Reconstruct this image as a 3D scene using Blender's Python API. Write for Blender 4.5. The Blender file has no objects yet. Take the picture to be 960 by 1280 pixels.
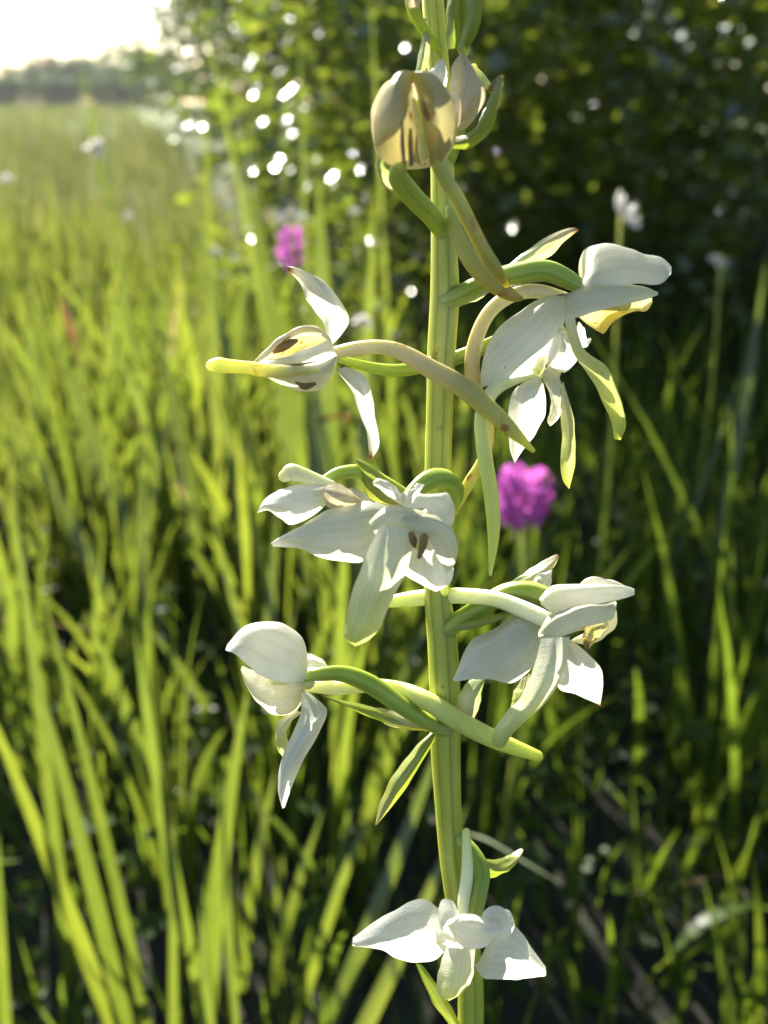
import bpy, math, random
import numpy as np
from mathutils import Vector, Matrix

random.seed(7)
rng = np.random.default_rng(11)
sc = bpy.context.scene
col = sc.collection
R = math.radians

# ------------------------------------------------------------------ camera
CAM_H = 0.40                 # camera held low over the meadow
PITCH = R(24)
FPX = 1150.0                 # focal length in pixels of the 960x1280 photograph
DF = 0.1035                  # distance of the orchid from the lens (macro)
cam_d = bpy.data.cameras.new('camera')
cam = bpy.data.objects.new('camera', cam_d)
col.objects.link(cam)
cam.location = (0, 0, CAM_H)
cam.rotation_euler = (math.pi / 2 - PITCH, 0, 0)
cam_d.sensor_fit = 'VERTICAL'
cam_d.sensor_height = 36
cam_d.sensor_width = 27
cam_d.lens = 36 * FPX / 1280
cam_d.clip_start = 0.01
cam_d.clip_end = 3000
cam_d.dof.use_dof = True
cam_d.dof.focus_distance = DF - 0.003
cam_d.dof.aperture_fstop = cam_d.lens / 1.45
sc.camera = cam

# ------------------------------------------------------------------ sky, sun, exposure
SUN_AZ, SUN_EL = R(-20), R(26)      # ahead of the camera and a little to its left
world = bpy.data.worlds.new('World')
sc.world = world
world.use_nodes = True
wn = world.node_tree.nodes
wl = world.node_tree.links
sky = wn.new('ShaderNodeTexSky')
sky.sky_type = 'NISHITA'
sky.sun_disc = False
sky.sun_elevation = SUN_EL
sky.sun_rotation = SUN_AZ
sky.air_density = 1.0
sky.dust_density = 0.6
sky.ozone_density = 1.5
wl.new(sky.outputs[0], wn['Background'].inputs[0])
wn['Background'].inputs[1].default_value = 0.065
sun_d = bpy.data.lights.new('sun', 'SUN')
sun = bpy.data.objects.new('sun', sun_d)
col.objects.link(sun)
sdir = Vector((math.sin(SUN_AZ) * math.cos(SUN_EL), math.cos(SUN_AZ) * math.cos(SUN_EL), math.sin(SUN_EL)))
sun.rotation_euler = sdir.to_track_quat('Z', 'Y').to_euler()
sun.location = sdir * 20
sun_d.energy = 5.0
sun_d.angle = R(0.53)
sun_d.color = (1.0, 0.95, 0.85)
sc.view_settings.view_transform = 'Standard'
sc.view_settings.look = 'None'
sc.view_settings.gamma = 1
sc.view_settings.use_curve_mapping = False
sc.view_settings.exposure = 1.75
sc.cycles.use_denoising = True
sc.cycles.max_bounces = 8
sc.cycles.transmission_bounces = 4
sc.cycles.sample_clamp_indirect = 4

# ------------------------------------------------------------------ geometry helpers
FWD = np.array([0, math.cos(PITCH), -math.sin(PITCH)])
UPV = np.array([0, math.sin(PITCH), math.cos(PITCH)])
RGT = np.array([1.0, 0, 0])
CAM = np.array([0, 0, CAM_H])


def W(px, py, d=0.0):
    """a point of the orchid: measured position in the photograph and d mm behind the focus plane"""
    z = DF + d * 1e-3
    return CAM + RGT * (px - 480) / FPX * z + UPV * (640 - py) / FPX * z + FWD * z


def ray(px, py):
    r = RGT * (px - 480) / FPX + UPV * (640 - py) / FPX + FWD
    return r


def at_y(px, py, y):
    r = ray(px, py)
    return CAM + r * (y / r[1])


def at_z(px, py, z=0.0):
    r = ray(px, py)
    return CAM + r * ((z - CAM_H) / r[2])


def spline(pts, n):
    """n points evenly spaced along a Catmull-Rom curve through pts"""
    p = np.asarray(pts, float)
    if len(p) == 2:
        t = np.linspace(0, 1, n)[:, None]
        return p[0] * (1 - t) + p[1] * t
    q = np.vstack([2 * p[0] - p[1], p, 2 * p[-1] - p[-2]])
    out = []
    for i in range(1, len(q) - 2):
        t = np.linspace(0, 1, 16, endpoint=False)[:, None]
        a, b, c, d = q[i - 1], q[i], q[i + 1], q[i + 2]
        out.append(0.5 * (2 * b + (c - a) * t + (2 * a - 5 * b + 4 * c - d) * t ** 2 + (3 * b - a - 3 * c + d) * t ** 3))
    out.append(p[-1][None])
    f = np.vstack(out)
    s = np.concatenate([[0], np.cumsum(np.linalg.norm(np.diff(f[:, :2], axis=0), axis=1) + 1e-6)])
    u = np.linspace(0, s[-1], n)
    return np.stack([np.interp(u, s, f[:, k]) for k in range(f.shape[1])], 1)


def link_mesh(name, v, f, mat, parent=None, uv=None, smooth=True, tint=None, origin=None):
    me = bpy.data.meshes.new(name)
    v = np.asarray(v, float)
    if origin is not None:
        v = v - np.asarray(origin)
    elif parent is not None:
        v = v - np.asarray(ROOT.get(parent.name, (0, 0, 0)))
    me.from_pydata(v.tolist(), [], [list(map(int, q)) for q in f])
    if uv is not None:
        lay = me.uv_layers.new(name='UVMap')
        idx = np.empty(len(me.loops), dtype=np.int32)
        me.loops.foreach_get('vertex_index', idx)
        lay.data.foreach_set('uv', np.asarray(uv, np.float32)[idx].ravel())
    if tint is not None:
        at = me.attributes.new('tint', 'FLOAT', 'POINT')
        at.data.foreach_set('value', np.asarray(tint, np.float32))
    if smooth:
        me.polygons.foreach_set('use_smooth', [True] * len(me.polygons))
    me.materials.append(mat)
    me.update()
    o = bpy.data.objects.new(name, me)
    col.objects.link(o)
    if parent is not None:
        o.parent = parent
    elif origin is not None:
        o.location = origin
    return o


ROOT = {}


def thing(name, label, cat, loc, group=None):
    o = bpy.data.objects.new(name, None)
    o.empty_display_size = 0.02
    col.objects.link(o)
    o.location = loc
    o['label'] = label
    o['category'] = cat
    if group:
        o['group'] = group
    ROOT[o.name] = tuple(loc)
    return o


def sub_root(o, parent):
    ROOT[o.name] = ROOT[parent.name]


def grid_faces(n, m, close=False):
    f = []
    mm = m if close else m - 1
    for i in range(n - 1):
        for j in range(mm):
            k = (j + 1) % m
            f.append((i * m + j, i * m + k, (i + 1) * m + k, (i + 1) * m + j))
    return f


def as3(pts, d, tipd):
    k = max(1, len(pts) - 1)
    return np.array([(p[0], p[1], (p[2] if len(p) > 2 else d + tipd * i / k)) for i, p in enumerate(pts)], float)


def patch(name, A, B, mat, parent, d=0.0, tipd=0.0, bulge=1.5, n=26, m=11, ripple=0.22, da=0.0, db=0.0, curl=0.0):
    """petal sheet lofted between two traced edges, bulging towards the viewer by `bulge` mm"""
    a = spline(as3(A, d + da, tipd), n)
    b = spline(as3(B, d + db, tipd), n)
    for e in (a, b):       # real petals have slightly ragged margins
        k = np.arange(n) / (n - 1)
        amp = 0.9 * np.sin(math.pi * k)
        for ax in (0, 1):
            e[:, ax] += amp * (np.sin(13 * k + rng.uniform(0, 6)) + 0.7 * np.sin(29 * k + rng.uniform(0, 6))) * 0.6
    pa = np.array([W(*q) for q in a])
    pb = np.array([W(*q) for q in b])
    mid = (pa + pb) / 2
    N = np.zeros(3)
    for i in range(n - 1):
        N += np.cross(pb[i] - pa[i], mid[i + 1] - mid[i])
    N /= np.linalg.norm(N) + 1e-12
    view = mid.mean(0) - CAM
    if np.dot(N, view) > 0:
        N = -N
    ph = rng.uniform(0, 6.28, 6)
    vs, uvs = [], []
    for i in range(n):
        t = i / (n - 1)
        prof = max(0.0, math.sin(math.pi * min(1, t * 0.92 + 0.04))) ** 0.6
        for j in range(m):
            w = j / (m - 1)
            c = 2 * w - 1
            off = bulge * (1 - c * c) * prof
            off += ripple * (math.sin(5 * t + 3.1 * c + ph[0]) + 0.6 * math.sin(11 * t - 4 * c + ph[1])) * (0.35 + 0.65 * abs(c)) * prof
            off += 0.10 * math.sin(9 * c + ph[2]) * prof - curl * abs(c) ** 3 * prof
            vs.append(pa[i] * (1 - w) + pb[i] * w + N * off * 1e-3)
            uvs.append((w, t))
    return link_mesh(name, vs, grid_faces(n, m), mat, parent, uvs)


def tube_v(P, rad, seg=14, ridges=0, depth=0.0, twist=0.0, flat=1.0):
    """vertices of a tube through world points P with radii rad (metres)"""
    n = len(P)
    T = np.gradient(P, axis=0)
    T /= np.linalg.norm(T, axis=1)[:, None] + 1e-12
    u = np.cross(T[0], [0.3, 0.9, 0.2])
    u /= np.linalg.norm(u)
    vs, uvs = [], []
    L = np.concatenate([[0], np.cumsum(np.linalg.norm(np.diff(P, axis=0), axis=1))])
    for i in range(n):
        u = u - T[i] * np.dot(u, T[i])
        u /= np.linalg.norm(u) + 1e-12
        w = np.cross(T[i], u)
        for j in range(seg):
            th = 2 * math.pi * j / seg
            r = rad[i] * (1 + depth * math.cos(ridges * th + twist * L[i] / L[-1]))
            vs.append(P[i] + u * math.cos(th) * r + w * math.sin(th) * r * flat)
            uvs.append((j / seg, i / (n - 1)))
    f = grid_faces(n, seg, True)
    vs.append(P[0] - T[0] * rad[0] * 0.3)
    uvs.append((0.5, 0))
    vs.append(P[-1] + T[-1] * rad[-1] * 0.5)
    uvs.append((0.5, 1))
    a, b = n * seg, n * seg + 1
    for j in range(seg):
        f.append((a, (j + 1) % seg, j))
        f.append((b, (n - 1) * seg + j, (n - 1) * seg + (j + 1) % seg))
    return vs, f, uvs


def tube(name, pts, radii, mat, parent, d=0.0, tipd=0.0, n=34, seg=14, ridges=0, depth=0.0, twist=0.0, flat=1.0):
    p = as3(pts, d, tipd)
    q = np.column_stack([p, np.asarray(radii, float)])
    s = spline(q, n)
    P = np.array([W(*r[:3]) for r in s])
    rad = np.maximum(s[:, 3], 0.3) / FPX * (DF + s[:, 2] * 1e-3)
    # rounded ends
    ca = np.array([0.35, 0.7, 1.05, 1.35])
    t1 = P[-1] - P[-2]
    t1 /= np.linalg.norm(t1)
    t0 = P[0] - P[1]
    t0 /= np.linalg.norm(t0)
    P = np.vstack([[P[0] + t0 * rad[0] * math.sin(c) for c in ca[::-1]], P, [P[-1] + t1 * rad[-1] * math.sin(c) for c in ca]])
    rad = np.concatenate([rad[0] * np.cos(ca[::-1]), rad, rad[-1] * np.cos(ca)])
    v, f, uv = tube_v(P, rad, seg, ridges, depth, twist, flat)
    return link_mesh(name, v, f, mat, parent, uv)


# ------------------------------------------------------------------ materials
def new_mat(name):
    m = bpy.data.materials.new(name)
    m.use_nodes = True
    nt = m.node_tree
    for n in list(nt.nodes):
        nt.nodes.remove(n)
    out = nt.nodes.new('ShaderNodeOutputMaterial')
    return m, nt, out


def ramp(nt, stops, src):
    r = nt.nodes.new('ShaderNodeValToRGB')
    el = r.color_ramp.elements
    while len(el) < len(stops):
        el.new(0.5)
    for e, (p, c) in zip(el, stops):
        e.position = p
        e.color = (*c, 1)
    nt.links.new(src, r.inputs[0])
    return r.outputs[0]


def mixc(nt, fac, a, b, mode='MIX'):
    n = nt.nodes.new('ShaderNodeMix')
    n.data_type = 'RGBA'
    n.blend_type = mode
    for s, v in ((0, fac), (6, a), (7, b)):
        if isinstance(v, (int, float)):
            n.inputs[s].default_value = v
        elif isinstance(v, tuple):
            n.inputs[s].default_value = (*v, 1)
        else:
            nt.links.new(v, n.inputs[s])
    return n.outputs[2]


def noise(nt, scale, detail=3, coord='Object', stretch=None):
    tc = nt.nodes.new('ShaderNodeTexCoord')
    n = nt.nodes.new('ShaderNodeTexNoise')
    n.inputs['Scale'].default_value = scale
    n.inputs['Detail'].default_value = detail
    src = tc.outputs[coord]
    if stretch:
        mp = nt.nodes.new('ShaderNodeMapping')
        mp.inputs['Scale'].default_value = stretch
        nt.links.new(src, mp.inputs[0])
        src = mp.outputs[0]
    nt.links.new(src, n.inputs[0])
    return n.outputs[0]


def sheet_shader(nt, out, color, trans_col, tfac, gloss=0.05, rough=0.4, bump=None, bstr=0.3, bdist=1e-4):
    d = nt.nodes.new('ShaderNodeBsdfDiffuse')
    t = nt.nodes.new('ShaderNodeBsdfTranslucent')
    g = nt.nodes.new('ShaderNodeBsdfGlossy')
    g.inputs['Roughness'].default_value = rough
    nt.links.new(color, d.inputs[0])
    nt.links.new(trans_col, t.inputs[0])
    m1 = nt.nodes.new('ShaderNodeMixShader')
    m1.inputs[0].default_value = tfac
    nt.links.new(d.outputs[0], m1.inputs[1])
    nt.links.new(t.outputs[0], m1.inputs[2])
    m2 = nt.nodes.new('ShaderNodeMixShader')
    m2.inputs[0].default_value = gloss
    nt.links.new(m1.outputs[0], m2.inputs[1])
    nt.links.new(g.outputs[0], m2.inputs[2])
    nt.links.new(m2.outputs[0], out.inputs[0])
    if bump is not None:
        b = nt.nodes.new('ShaderNodeBump')
        b.inputs['Strength'].default_value = bstr
        b.inputs['Distance'].default_value = bdist
        nt.links.new(bump, b.inputs['Height'])
        for s in (d, t, g):
            nt.links.new(b.outputs[0], s.inputs['Normal'])


def petal_mat(name, stops, spots=0.0, brown=(0.22, 0.09, 0.03), tfac=0.62, warm=(1.0, 0.98, 0.90), tip_brown=False, spot_scale=5.0):
    m, nt, out = new_mat(name)
    tc = nt.nodes.new('ShaderNodeTexCoord')
    sep = nt.nodes.new('ShaderNodeSeparateXYZ')
    nt.links.new(tc.outputs['UV'], sep.inputs[0])
    c = ramp(nt, stops, sep.outputs[1])
    # faint veins running along the petal
    wv = nt.nodes.new('ShaderNodeTexWave')
    wv.inputs['Scale'].default_value = 2.2
    wv.inputs['Distortion'].default_value = 1.5
    wv.inputs['Detail'].default_value = 1
    mp = nt.nodes.new('ShaderNodeMapping')
    mp.inputs['Scale'].default_value = (1, 0.12, 1)
    nt.links.new(tc.outputs['UV'], mp.inputs[0])
    nt.links.new(mp.outputs[0], wv.inputs[0])
    vein = ramp(nt, [(0.0, (0.90, 0.90, 0.78)), (0.35, (1, 1, 1))], wv.outputs[0])
    c = mixc(nt, 0.6, c, vein, 'MULTIPLY')
    blot = ramp(nt, [(0.35, (0.90, 0.89, 0.80)), (0.65, (1, 1, 1))], noise(nt, 420, 3))
    c = mixc(nt, 0.7, c, blot, 'MULTIPLY')
    if spots > 0:
        ns = noise(nt, spot_scale, 4, 'UV')
        f = ramp(nt, [(0.70 - spots * 0.22, (0, 0, 0)), (0.74 - spots * 0.20, (1, 1, 1))], ns)
        c = mixc(nt, f, c, brown)
    if tip_brown:
        f = ramp(nt, [(0.90, (0, 0, 0)), (0.98, (1, 1, 1))], sep.outputs[1])
        c = mixc(nt, f, c, brown)
    tcol = mixc(nt, 1.0, c, warm, 'MULTIPLY')
    vor = nt.nodes.new('ShaderNodeTexVoronoi')
    vor.inputs['Scale'].default_value = 5200
    nt.links.new(tc.outputs['Object'], vor.inputs[0])
    hs = nt.nodes.new('ShaderNodeMath')
    hs.operation = 'ADD'
    nt.links.new(vor.outputs['Distance'], hs.inputs[0])
    nt.links.new(noise(nt, 1300, 3), hs.inputs[1])
    sheet_shader(nt, out, c, tcol, tfac, 0.07, 0.33, hs.outputs[0], 0.28, 1.2e-4)
    return m


WHITE = (0.90, 0.90, 0.85)
CREAM = (0.80, 0.77, 0.58)
YG = (0.55, 0.62, 0.13)
M = {}
M['white'] = petal_mat('white petal', [(0, (0.76, 0.78, 0.60)), (0.25, WHITE), (1, WHITE)])
M['white_spot'] = petal_mat('white petal with brown flecks', [(0, (0.78, 0.79, 0.62)), (0.25, WHITE), (1, WHITE)], spots=0.12, spot_scale=7)
M['white_tip'] = petal_mat('white petal with brown tip', [(0, (0.78, 0.76, 0.62)), (0.3, WHITE), (1, (0.80, 0.76, 0.64))], spots=0.10, tip_brown=True)
M['hood'] = petal_mat('cream hood petal', [(0, (0.72, 0.71, 0.50)), (0.4, (0.82, 0.80, 0.64)), (1, (0.80, 0.80, 0.60))], tfac=0.5)
M['lip'] = petal_mat('lip', [(0, (0.88, 0.87, 0.72)), (0.35, (0.86, 0.86, 0.60)), (0.8, (0.72, 0.78, 0.30)), (1, (0.52, 0.60, 0.14))], tfac=0.55)
M['lip_green'] = petal_mat('green lip', [(0, (0.86, 0.83, 0.62)), (0.3, (0.76, 0.77, 0.36)), (1, (0.60, 0.68, 0.12))], tfac=0.55)
M['inner'] = petal_mat('yellow inner petal', [(0, (0.72, 0.66, 0.36)), (0.5, (0.68, 0.60, 0.16)), (1, (0.72, 0.70, 0.36))], spots=0.45, brown=(0.35, 0.17, 0.03), tfac=0.5)
M['withered'] = petal_mat('withered petal', [(0, (0.74, 0.69, 0.52)), (0.5, (0.76, 0.71, 0.54)), (1, (0.66, 0.60, 0.38))], spots=0.36, brown=(0.20, 0.08, 0.02), tfac=0.42, spot_scale=3.0)
M['tan'] = petal_mat('tan petal', [(0, (0.62, 0.54, 0.36)), (0.6, (0.66, 0.58, 0.40)), (1, (0.60, 0.52, 0.32))], spots=0.22, tfac=0.45)
M['pod'] = petal_mat('pod petal', [(0, (0.56, 0.51, 0.26)), (0.5, (0.47, 0.42, 0.20)), (1, (0.44, 0.37, 0.13))], spots=0.34, brown=(0.24, 0.11, 0.02), tfac=0.42, spot_scale=2.6)
M['bract'] = petal_mat('green bract', [(0, (0.32, 0.40, 0.05)), (0.6, (0.40, 0.45, 0.08)), (1, (0.50, 0.46, 0.15))], tfac=0.5, warm=(1.0, 1.0, 0.6))
M['bract_pale'] = petal_mat('pale bract', [(0, (0.36, 0.46, 0.14)), (0.5, (0.66, 0.68, 0.44)), (1, (0.60, 0.50, 0.30))], tfac=0.5, warm=(1.0, 1.0, 0.7), tip_brown=True)


def flesh(name, stops, stripes=0.0, spots=0.0, brown=(0.30, 0.14, 0.03), sss=0.75, scale=0.0022, rough=0.38, nstripe=6.0, k=0.85):
    m, nt, out = new_mat(name)
    stops = [(p_, tuple(x * k for x in c_)) for p_, c_ in stops]
    tc = nt.nodes.new('ShaderNodeTexCoord')
    sep = nt.nodes.new('ShaderNodeSeparateXYZ')
    nt.links.new(tc.outputs['UV'], sep.inputs[0])
    c = ramp(nt, stops, sep.outputs[1])
    if stripes > 0:
        mu = nt.nodes.new('ShaderNodeMath')
        mu.operation = 'MULTIPLY'
        mu.inputs[1].default_value = nstripe * 2 * math.pi
        nt.links.new(sep.outputs[0], mu.inputs[0])
        si = nt.nodes.new('ShaderNodeMath')
        si.operation = 'SINE'
        nt.links.new(mu.outputs[0], si.inputs[0])
        f = ramp(nt, [(0.55, (0, 0, 0)), (0.95, (1, 1, 1))], si.outputs[0])
        dk = mixc(nt, 1.0, c, (0.50, 0.56, 0.35), 'MULTIPLY')
        sm = mixc(nt, stripes, (0, 0, 0), f)
        c = mixc(nt, sm, c, dk)
    blot = ramp(nt, [(0.3, (0.84, 0.86, 0.74)), (0.7, (1.06, 1.06, 1.04))], noise(nt, 300, 4))
    c = mixc(nt, 0.8, c, blot, 'MULTIPLY')
    if spots > 0:
        f = ramp(nt, [(0.68 - spots * 0.2, (0, 0, 0)), (0.76 - spots * 0.2, (1, 1, 1))], noise(nt, 420, 4))
        c = mixc(nt, f, c, brown)
    p = nt.nodes.new('ShaderNodeBsdfPrincipled')
    nt.links.new(c, p.inputs['Base Color'])
    p.inputs['Roughness'].default_value = rough
    p.inputs['Subsurface Weight'].default_value = sss
    p.inputs['Subsurface Radius'].default_value = (1.0, 1.0, 0.35)
    p.inputs['Subsurface Scale'].default_value = scale
    b = nt.nodes.new('ShaderNodeBump')
    b.inputs['Strength'].default_value = 0.3
    b.inputs['Distance'].default_value = 1e-4
    nt.links.new(noise(nt, 2600, 3), b.inputs['Height'])
    nt.links.new(b.outputs[0], p.inputs['Normal'])
    nt.links.new(p.outputs[0], out.inputs[0])
    return m


G1, G2 = (0.34, 0.46, 0.06), (0.42, 0.54, 0.09)
M['stem'] = flesh('stem flesh', [(0, (0.50, 0.56, 0.07)), (0.5, (0.62, 0.66, 0.13)), (1, (0.66, 0.68, 0.18))], stripes=0.5, spots=0.03, nstripe=7, scale=0.0035, k=0.66)
M['ovary'] = flesh('ovary flesh', [(0, (0.50, 0.58, 0.20)), (0.25, (0.42, 0.52, 0.07)), (0.85, (0.44, 0.54, 0.09)), (1, (0.60, 0.66, 0.34))], stripes=0.35, nstripe=5, k=0.75)
M['spur_white'] = flesh('pale spur', [(0, (0.80, 0.80, 0.66)), (0.5, (0.80, 0.82, 0.56)), (1, (0.62, 0.68, 0.18))], scale=0.003, k=1.0)
M['spur_green'] = flesh('green spur', [(0, (0.80, 0.80, 0.64)), (0.3, (0.76, 0.78, 0.44)), (0.55, (0.68, 0.72, 0.22)), (1, (0.62, 0.68, 0.10))], scale=0.003)
M['beak'] = flesh('withered lip flesh', [(0, (0.62, 0.52, 0.22)), (0.6, (0.74, 0.68, 0.32)), (0.85, (0.72, 0.74, 0.24)), (1, (0.88, 0.88, 0.62))], spots=0.15, scale=0.003)
M['spur_tan'] = flesh('tan spur', [(0, (0.76, 0.70, 0.54)), (0.35, (0.74, 0.64, 0.38)), (0.6, (0.62, 0.50, 0.16)), (1, (0.58, 0.60, 0.08))], spots=0.25)
M['spur_brown'] = flesh('browning spur', [(0, (0.52, 0.54, 0.18)), (0.5, (0.48, 0.44, 0.10)), (0.85, (0.44, 0.34, 0.05)), (1, (0.24, 0.12, 0.03))], spots=0.40)
M['column'] = flesh('column', [(0, (0.74, 0.72, 0.46)), (1, (0.66, 0.62, 0.20))], spots=0.3)
M['pollinia'] = flesh('brown pollinia', [(0, (0.30, 0.16, 0.04)), (1, (0.16, 0.08, 0.02))], sss=0.3)
M['knob'] = flesh('white bud flesh', [(0, (0.80, 0.78, 0.66)), (1, (0.72, 0.70, 0.50))], spots=0.18, brown=(0.5, 0.36, 0.2))


def foliage_mat(name, refl, trans, tfac=0.5, gloss=0.06, rough=0.35, var=0.5, dry=None):
    """two-sided leaf: reflects, lets light through; colour varies from blade to blade with the tint attribute"""
    m, nt, out = new_mat(name)
    at = nt.nodes.new('ShaderNodeAttribute')
    at.attribute_name = 'tint'
    lo = tuple(x * (1 - var * 0.5) for x in refl)
    hi = (refl[0] * (1 + var * 0.6), refl[1] * (1 + var * 0.35), refl[2])
    st = [(0.0, lo), (0.6, refl), (1.0, hi)]
    lo2 = tuple(x * (1 - var * 0.5) for x in trans)
    hi2 = (trans[0] * (1 + var * 0.45), trans[1] * (1 + var * 0.25), trans[2])
    st2 = [(0.0, lo2), (0.6, trans), (1.0, hi2)]
    if dry:
        st = [(0.0, lo), (0.55, refl), (0.965, hi), (0.985, dry)]
        st2 = [(0.0, lo2), (0.55, trans), (0.965, hi2), (0.985, tuple(x * 1.2 for x in dry))]
    c = ramp(nt, st, at.outputs['Fac'])
    t = ramp(nt, st2, at.outputs['Fac'])
    nz = ramp(nt, [(0.3, (0.75, 0.78, 0.7)), (0.7, (1.1, 1.08, 1.0))], noise(nt, 60, 3))
    c = mixc(nt, 0.8, c, nz, 'MULTIPLY')
    t = mixc(nt, 0.8, t, nz, 'MULTIPLY')
    sheet_shader(nt, out, c, t, tfac, gloss, rough)
    return m


M['grass'] = foliage_mat('meadow grass', (0.07, 0.10, 0.02), (0.23, 0.28, 0.04), 0.52, 0.05, 0.4, 0.7, dry=(0.35, 0.27, 0.12))
M['grass_far'] = foliage_mat('open field grass', (0.11, 0.13, 0.04), (0.19, 0.215, 0.065), 0.45, 0.05, 0.45, 0.6, dry=(0.42, 0.34, 0.18))
M['grass_shade'] = foliage_mat('shade-toned grass', (0.045, 0.09, 0.013), (0.17, 0.25, 0.02), 0.5, 0.03, 0.4, 0.6)  # darker copy of the meadow grass, hedge shade put into the colour
M['blade'] = foliage_mat('broad grass blade', (0.07, 0.12, 0.016), (0.235, 0.30, 0.03), 0.55, 0.06, 0.4, 0.8)
M['dry'] = foliage_mat('dry straw', (0.38, 0.28, 0.13), (0.40, 0.28, 0.12), 0.4, 0.04, 0.5, 0.4)
M['rust'] = foliage_mat('rusty dead leaf', (0.20, 0.09, 0.04), (0.26, 0.12, 0.05), 0.4, 0.04, 0.5, 0.4)
M['pale_leaf'] = foliage_mat('silvery fallen leaf', (0.46, 0.50, 0.38), (0.40, 0.46, 0.24), 0.35, 0.08, 0.4, 0.3)
M['cover'] = foliage_mat('low herb leaves', (0.045, 0.085, 0.013), (0.18, 0.26, 0.02), 0.5, 0.015, 0.4, 0.6)
M['bush'] = foliage_mat('bush leaves', (0.06, 0.10, 0.018), (0.28, 0.36, 0.035), 0.52, 0.13, 0.23, 0.9, dry=(0.30, 0.16, 0.04))
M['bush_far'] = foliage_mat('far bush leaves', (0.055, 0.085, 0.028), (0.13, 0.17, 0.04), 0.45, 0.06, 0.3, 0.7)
M['tree_far'] = foliage_mat('far tree leaves', (0.06, 0.10, 0.04), (0.14, 0.20, 0.06), 0.4, 0.05, 0.4, 0.6)
M['tree_red'] = foliage_mat('copper tree leaves', (0.14, 0.06, 0.045), (0.22, 0.09, 0.05), 0.4, 0.05, 0.4, 0.6)
M['purple'] = foliage_mat('purple floret', (0.46, 0.08, 0.46), (0.70, 0.16, 0.68), 0.5, 0.04, 0.4, 0.5)
M['daisy'] = foliage_mat('white ray floret', (0.78, 0.76, 0.74), (0.75, 0.72, 0.70), 0.4, 0.04, 0.4, 0.2)
M['disc'] = foliage_mat('yellow disc', (0.62, 0.36, 0.03), (0.6, 0.35, 0.03), 0.2, 0.04, 0.5, 0.3)


def solid_mat(name, a, b, scale, rough=0.9, bump=0.4, bd=0.01):
    m, nt, out = new_mat(name)
    p = nt.nodes.new('ShaderNodeBsdfPrincipled')
    n = noise(nt, scale, 6)
    nt.links.new(ramp(nt, [(0.3, a), (0.7, b)], n), p.inputs['Base Color'])
    p.inputs['Roughness'].default_value = rough
    bp = nt.nodes.new('ShaderNodeBump')
    bp.inputs['Strength'].default_value = bump
    bp.inputs['Distance'].default_value = bd
    nt.links.new(n, bp.inputs['Height'])
    nt.links.new(bp.outputs[0], p.inputs['Normal'])
    nt.links.new(p.outputs[0], out.inputs[0])
    return m


M['bark'] = solid_mat('bark', (0.05, 0.035, 0.022), (0.16, 0.12, 0.08), 90, 0.9, 0.5, 0.004)


def ground_mat():
    m, nt, out = new_mat('meadow soil')
    p = nt.nodes.new('ShaderNodeBsdfPrincipled')
    p.inputs['Roughness'].default_value = 0.95
    n1 = noise(nt, 26, 8)
    soil = ramp(nt, [(0.3, (0.012, 0.010, 0.006)), (0.55, (0.020, 0.020, 0.010)), (0.75, (0.03, 0.045, 0.012))], n1)
    turf = ramp(nt, [(0.3, (0.08, 0.12, 0.02)), (0.6, (0.16, 0.21, 0.04)), (0.8, (0.24, 0.24, 0.07))], noise(nt, 0.35, 9))
    geo = nt.nodes.new('ShaderNodeNewGeometry')
    sp = nt.nodes.new('ShaderNodeSeparateXYZ')
    nt.links.new(geo.outputs['Position'], sp.inputs[0])
    mr = nt.nodes.new('ShaderNodeMapRange')
    mr.inputs[1].default_value = 2.0
    mr.inputs[2].default_value = 9.0
    nt.links.new(sp.outputs[1], mr.inputs[0])
    nt.links.new(mixc(nt, mr.outputs[0], soil, turf), p.inputs['Base Color'])
    b = nt.nodes.new('ShaderNodeBump')
    b.inputs['Strength'].default_value = 0.7
    b.inputs['Distance'].default_value = 0.02
    nt.links.new(n1, b.inputs['Height'])
    nt.links.new(b.outputs[0], p.inputs['Normal'])
    nt.links.new(p.outputs[0], out.inputs[0])
    return m


M['ground'] = ground_mat()

# ------------------------------------------------------------------ ground
def gheight(x, y):
    r = np.sqrt(x * x + y * y)
    near = np.clip(1 - r / 30, 0, 1)
    return near * (0.012 * np.sin(7 * x + 1.3) * np.sin(6 * y) + 0.02 * np.sin(1.7 * x) * np.cos(1.3 * y + 0.5)) - 0.012


def build_ground():
    ax = np.concatenate([-np.geomspace(400, 1.6, 36), np.linspace(-1.5, 1.5, 60), np.geomspace(1.6, 400, 36)])
    X, Y = np.meshgrid(ax, ax)
    Z = gheight(X, Y)
    v = np.stack([X, Y, Z], -1).reshape(-1, 3)
    o = link_mesh('ground', v, grid_faces(len(ax), len(ax)), M['ground'])
    o['kind'] = 'structure'


build_ground()

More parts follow.
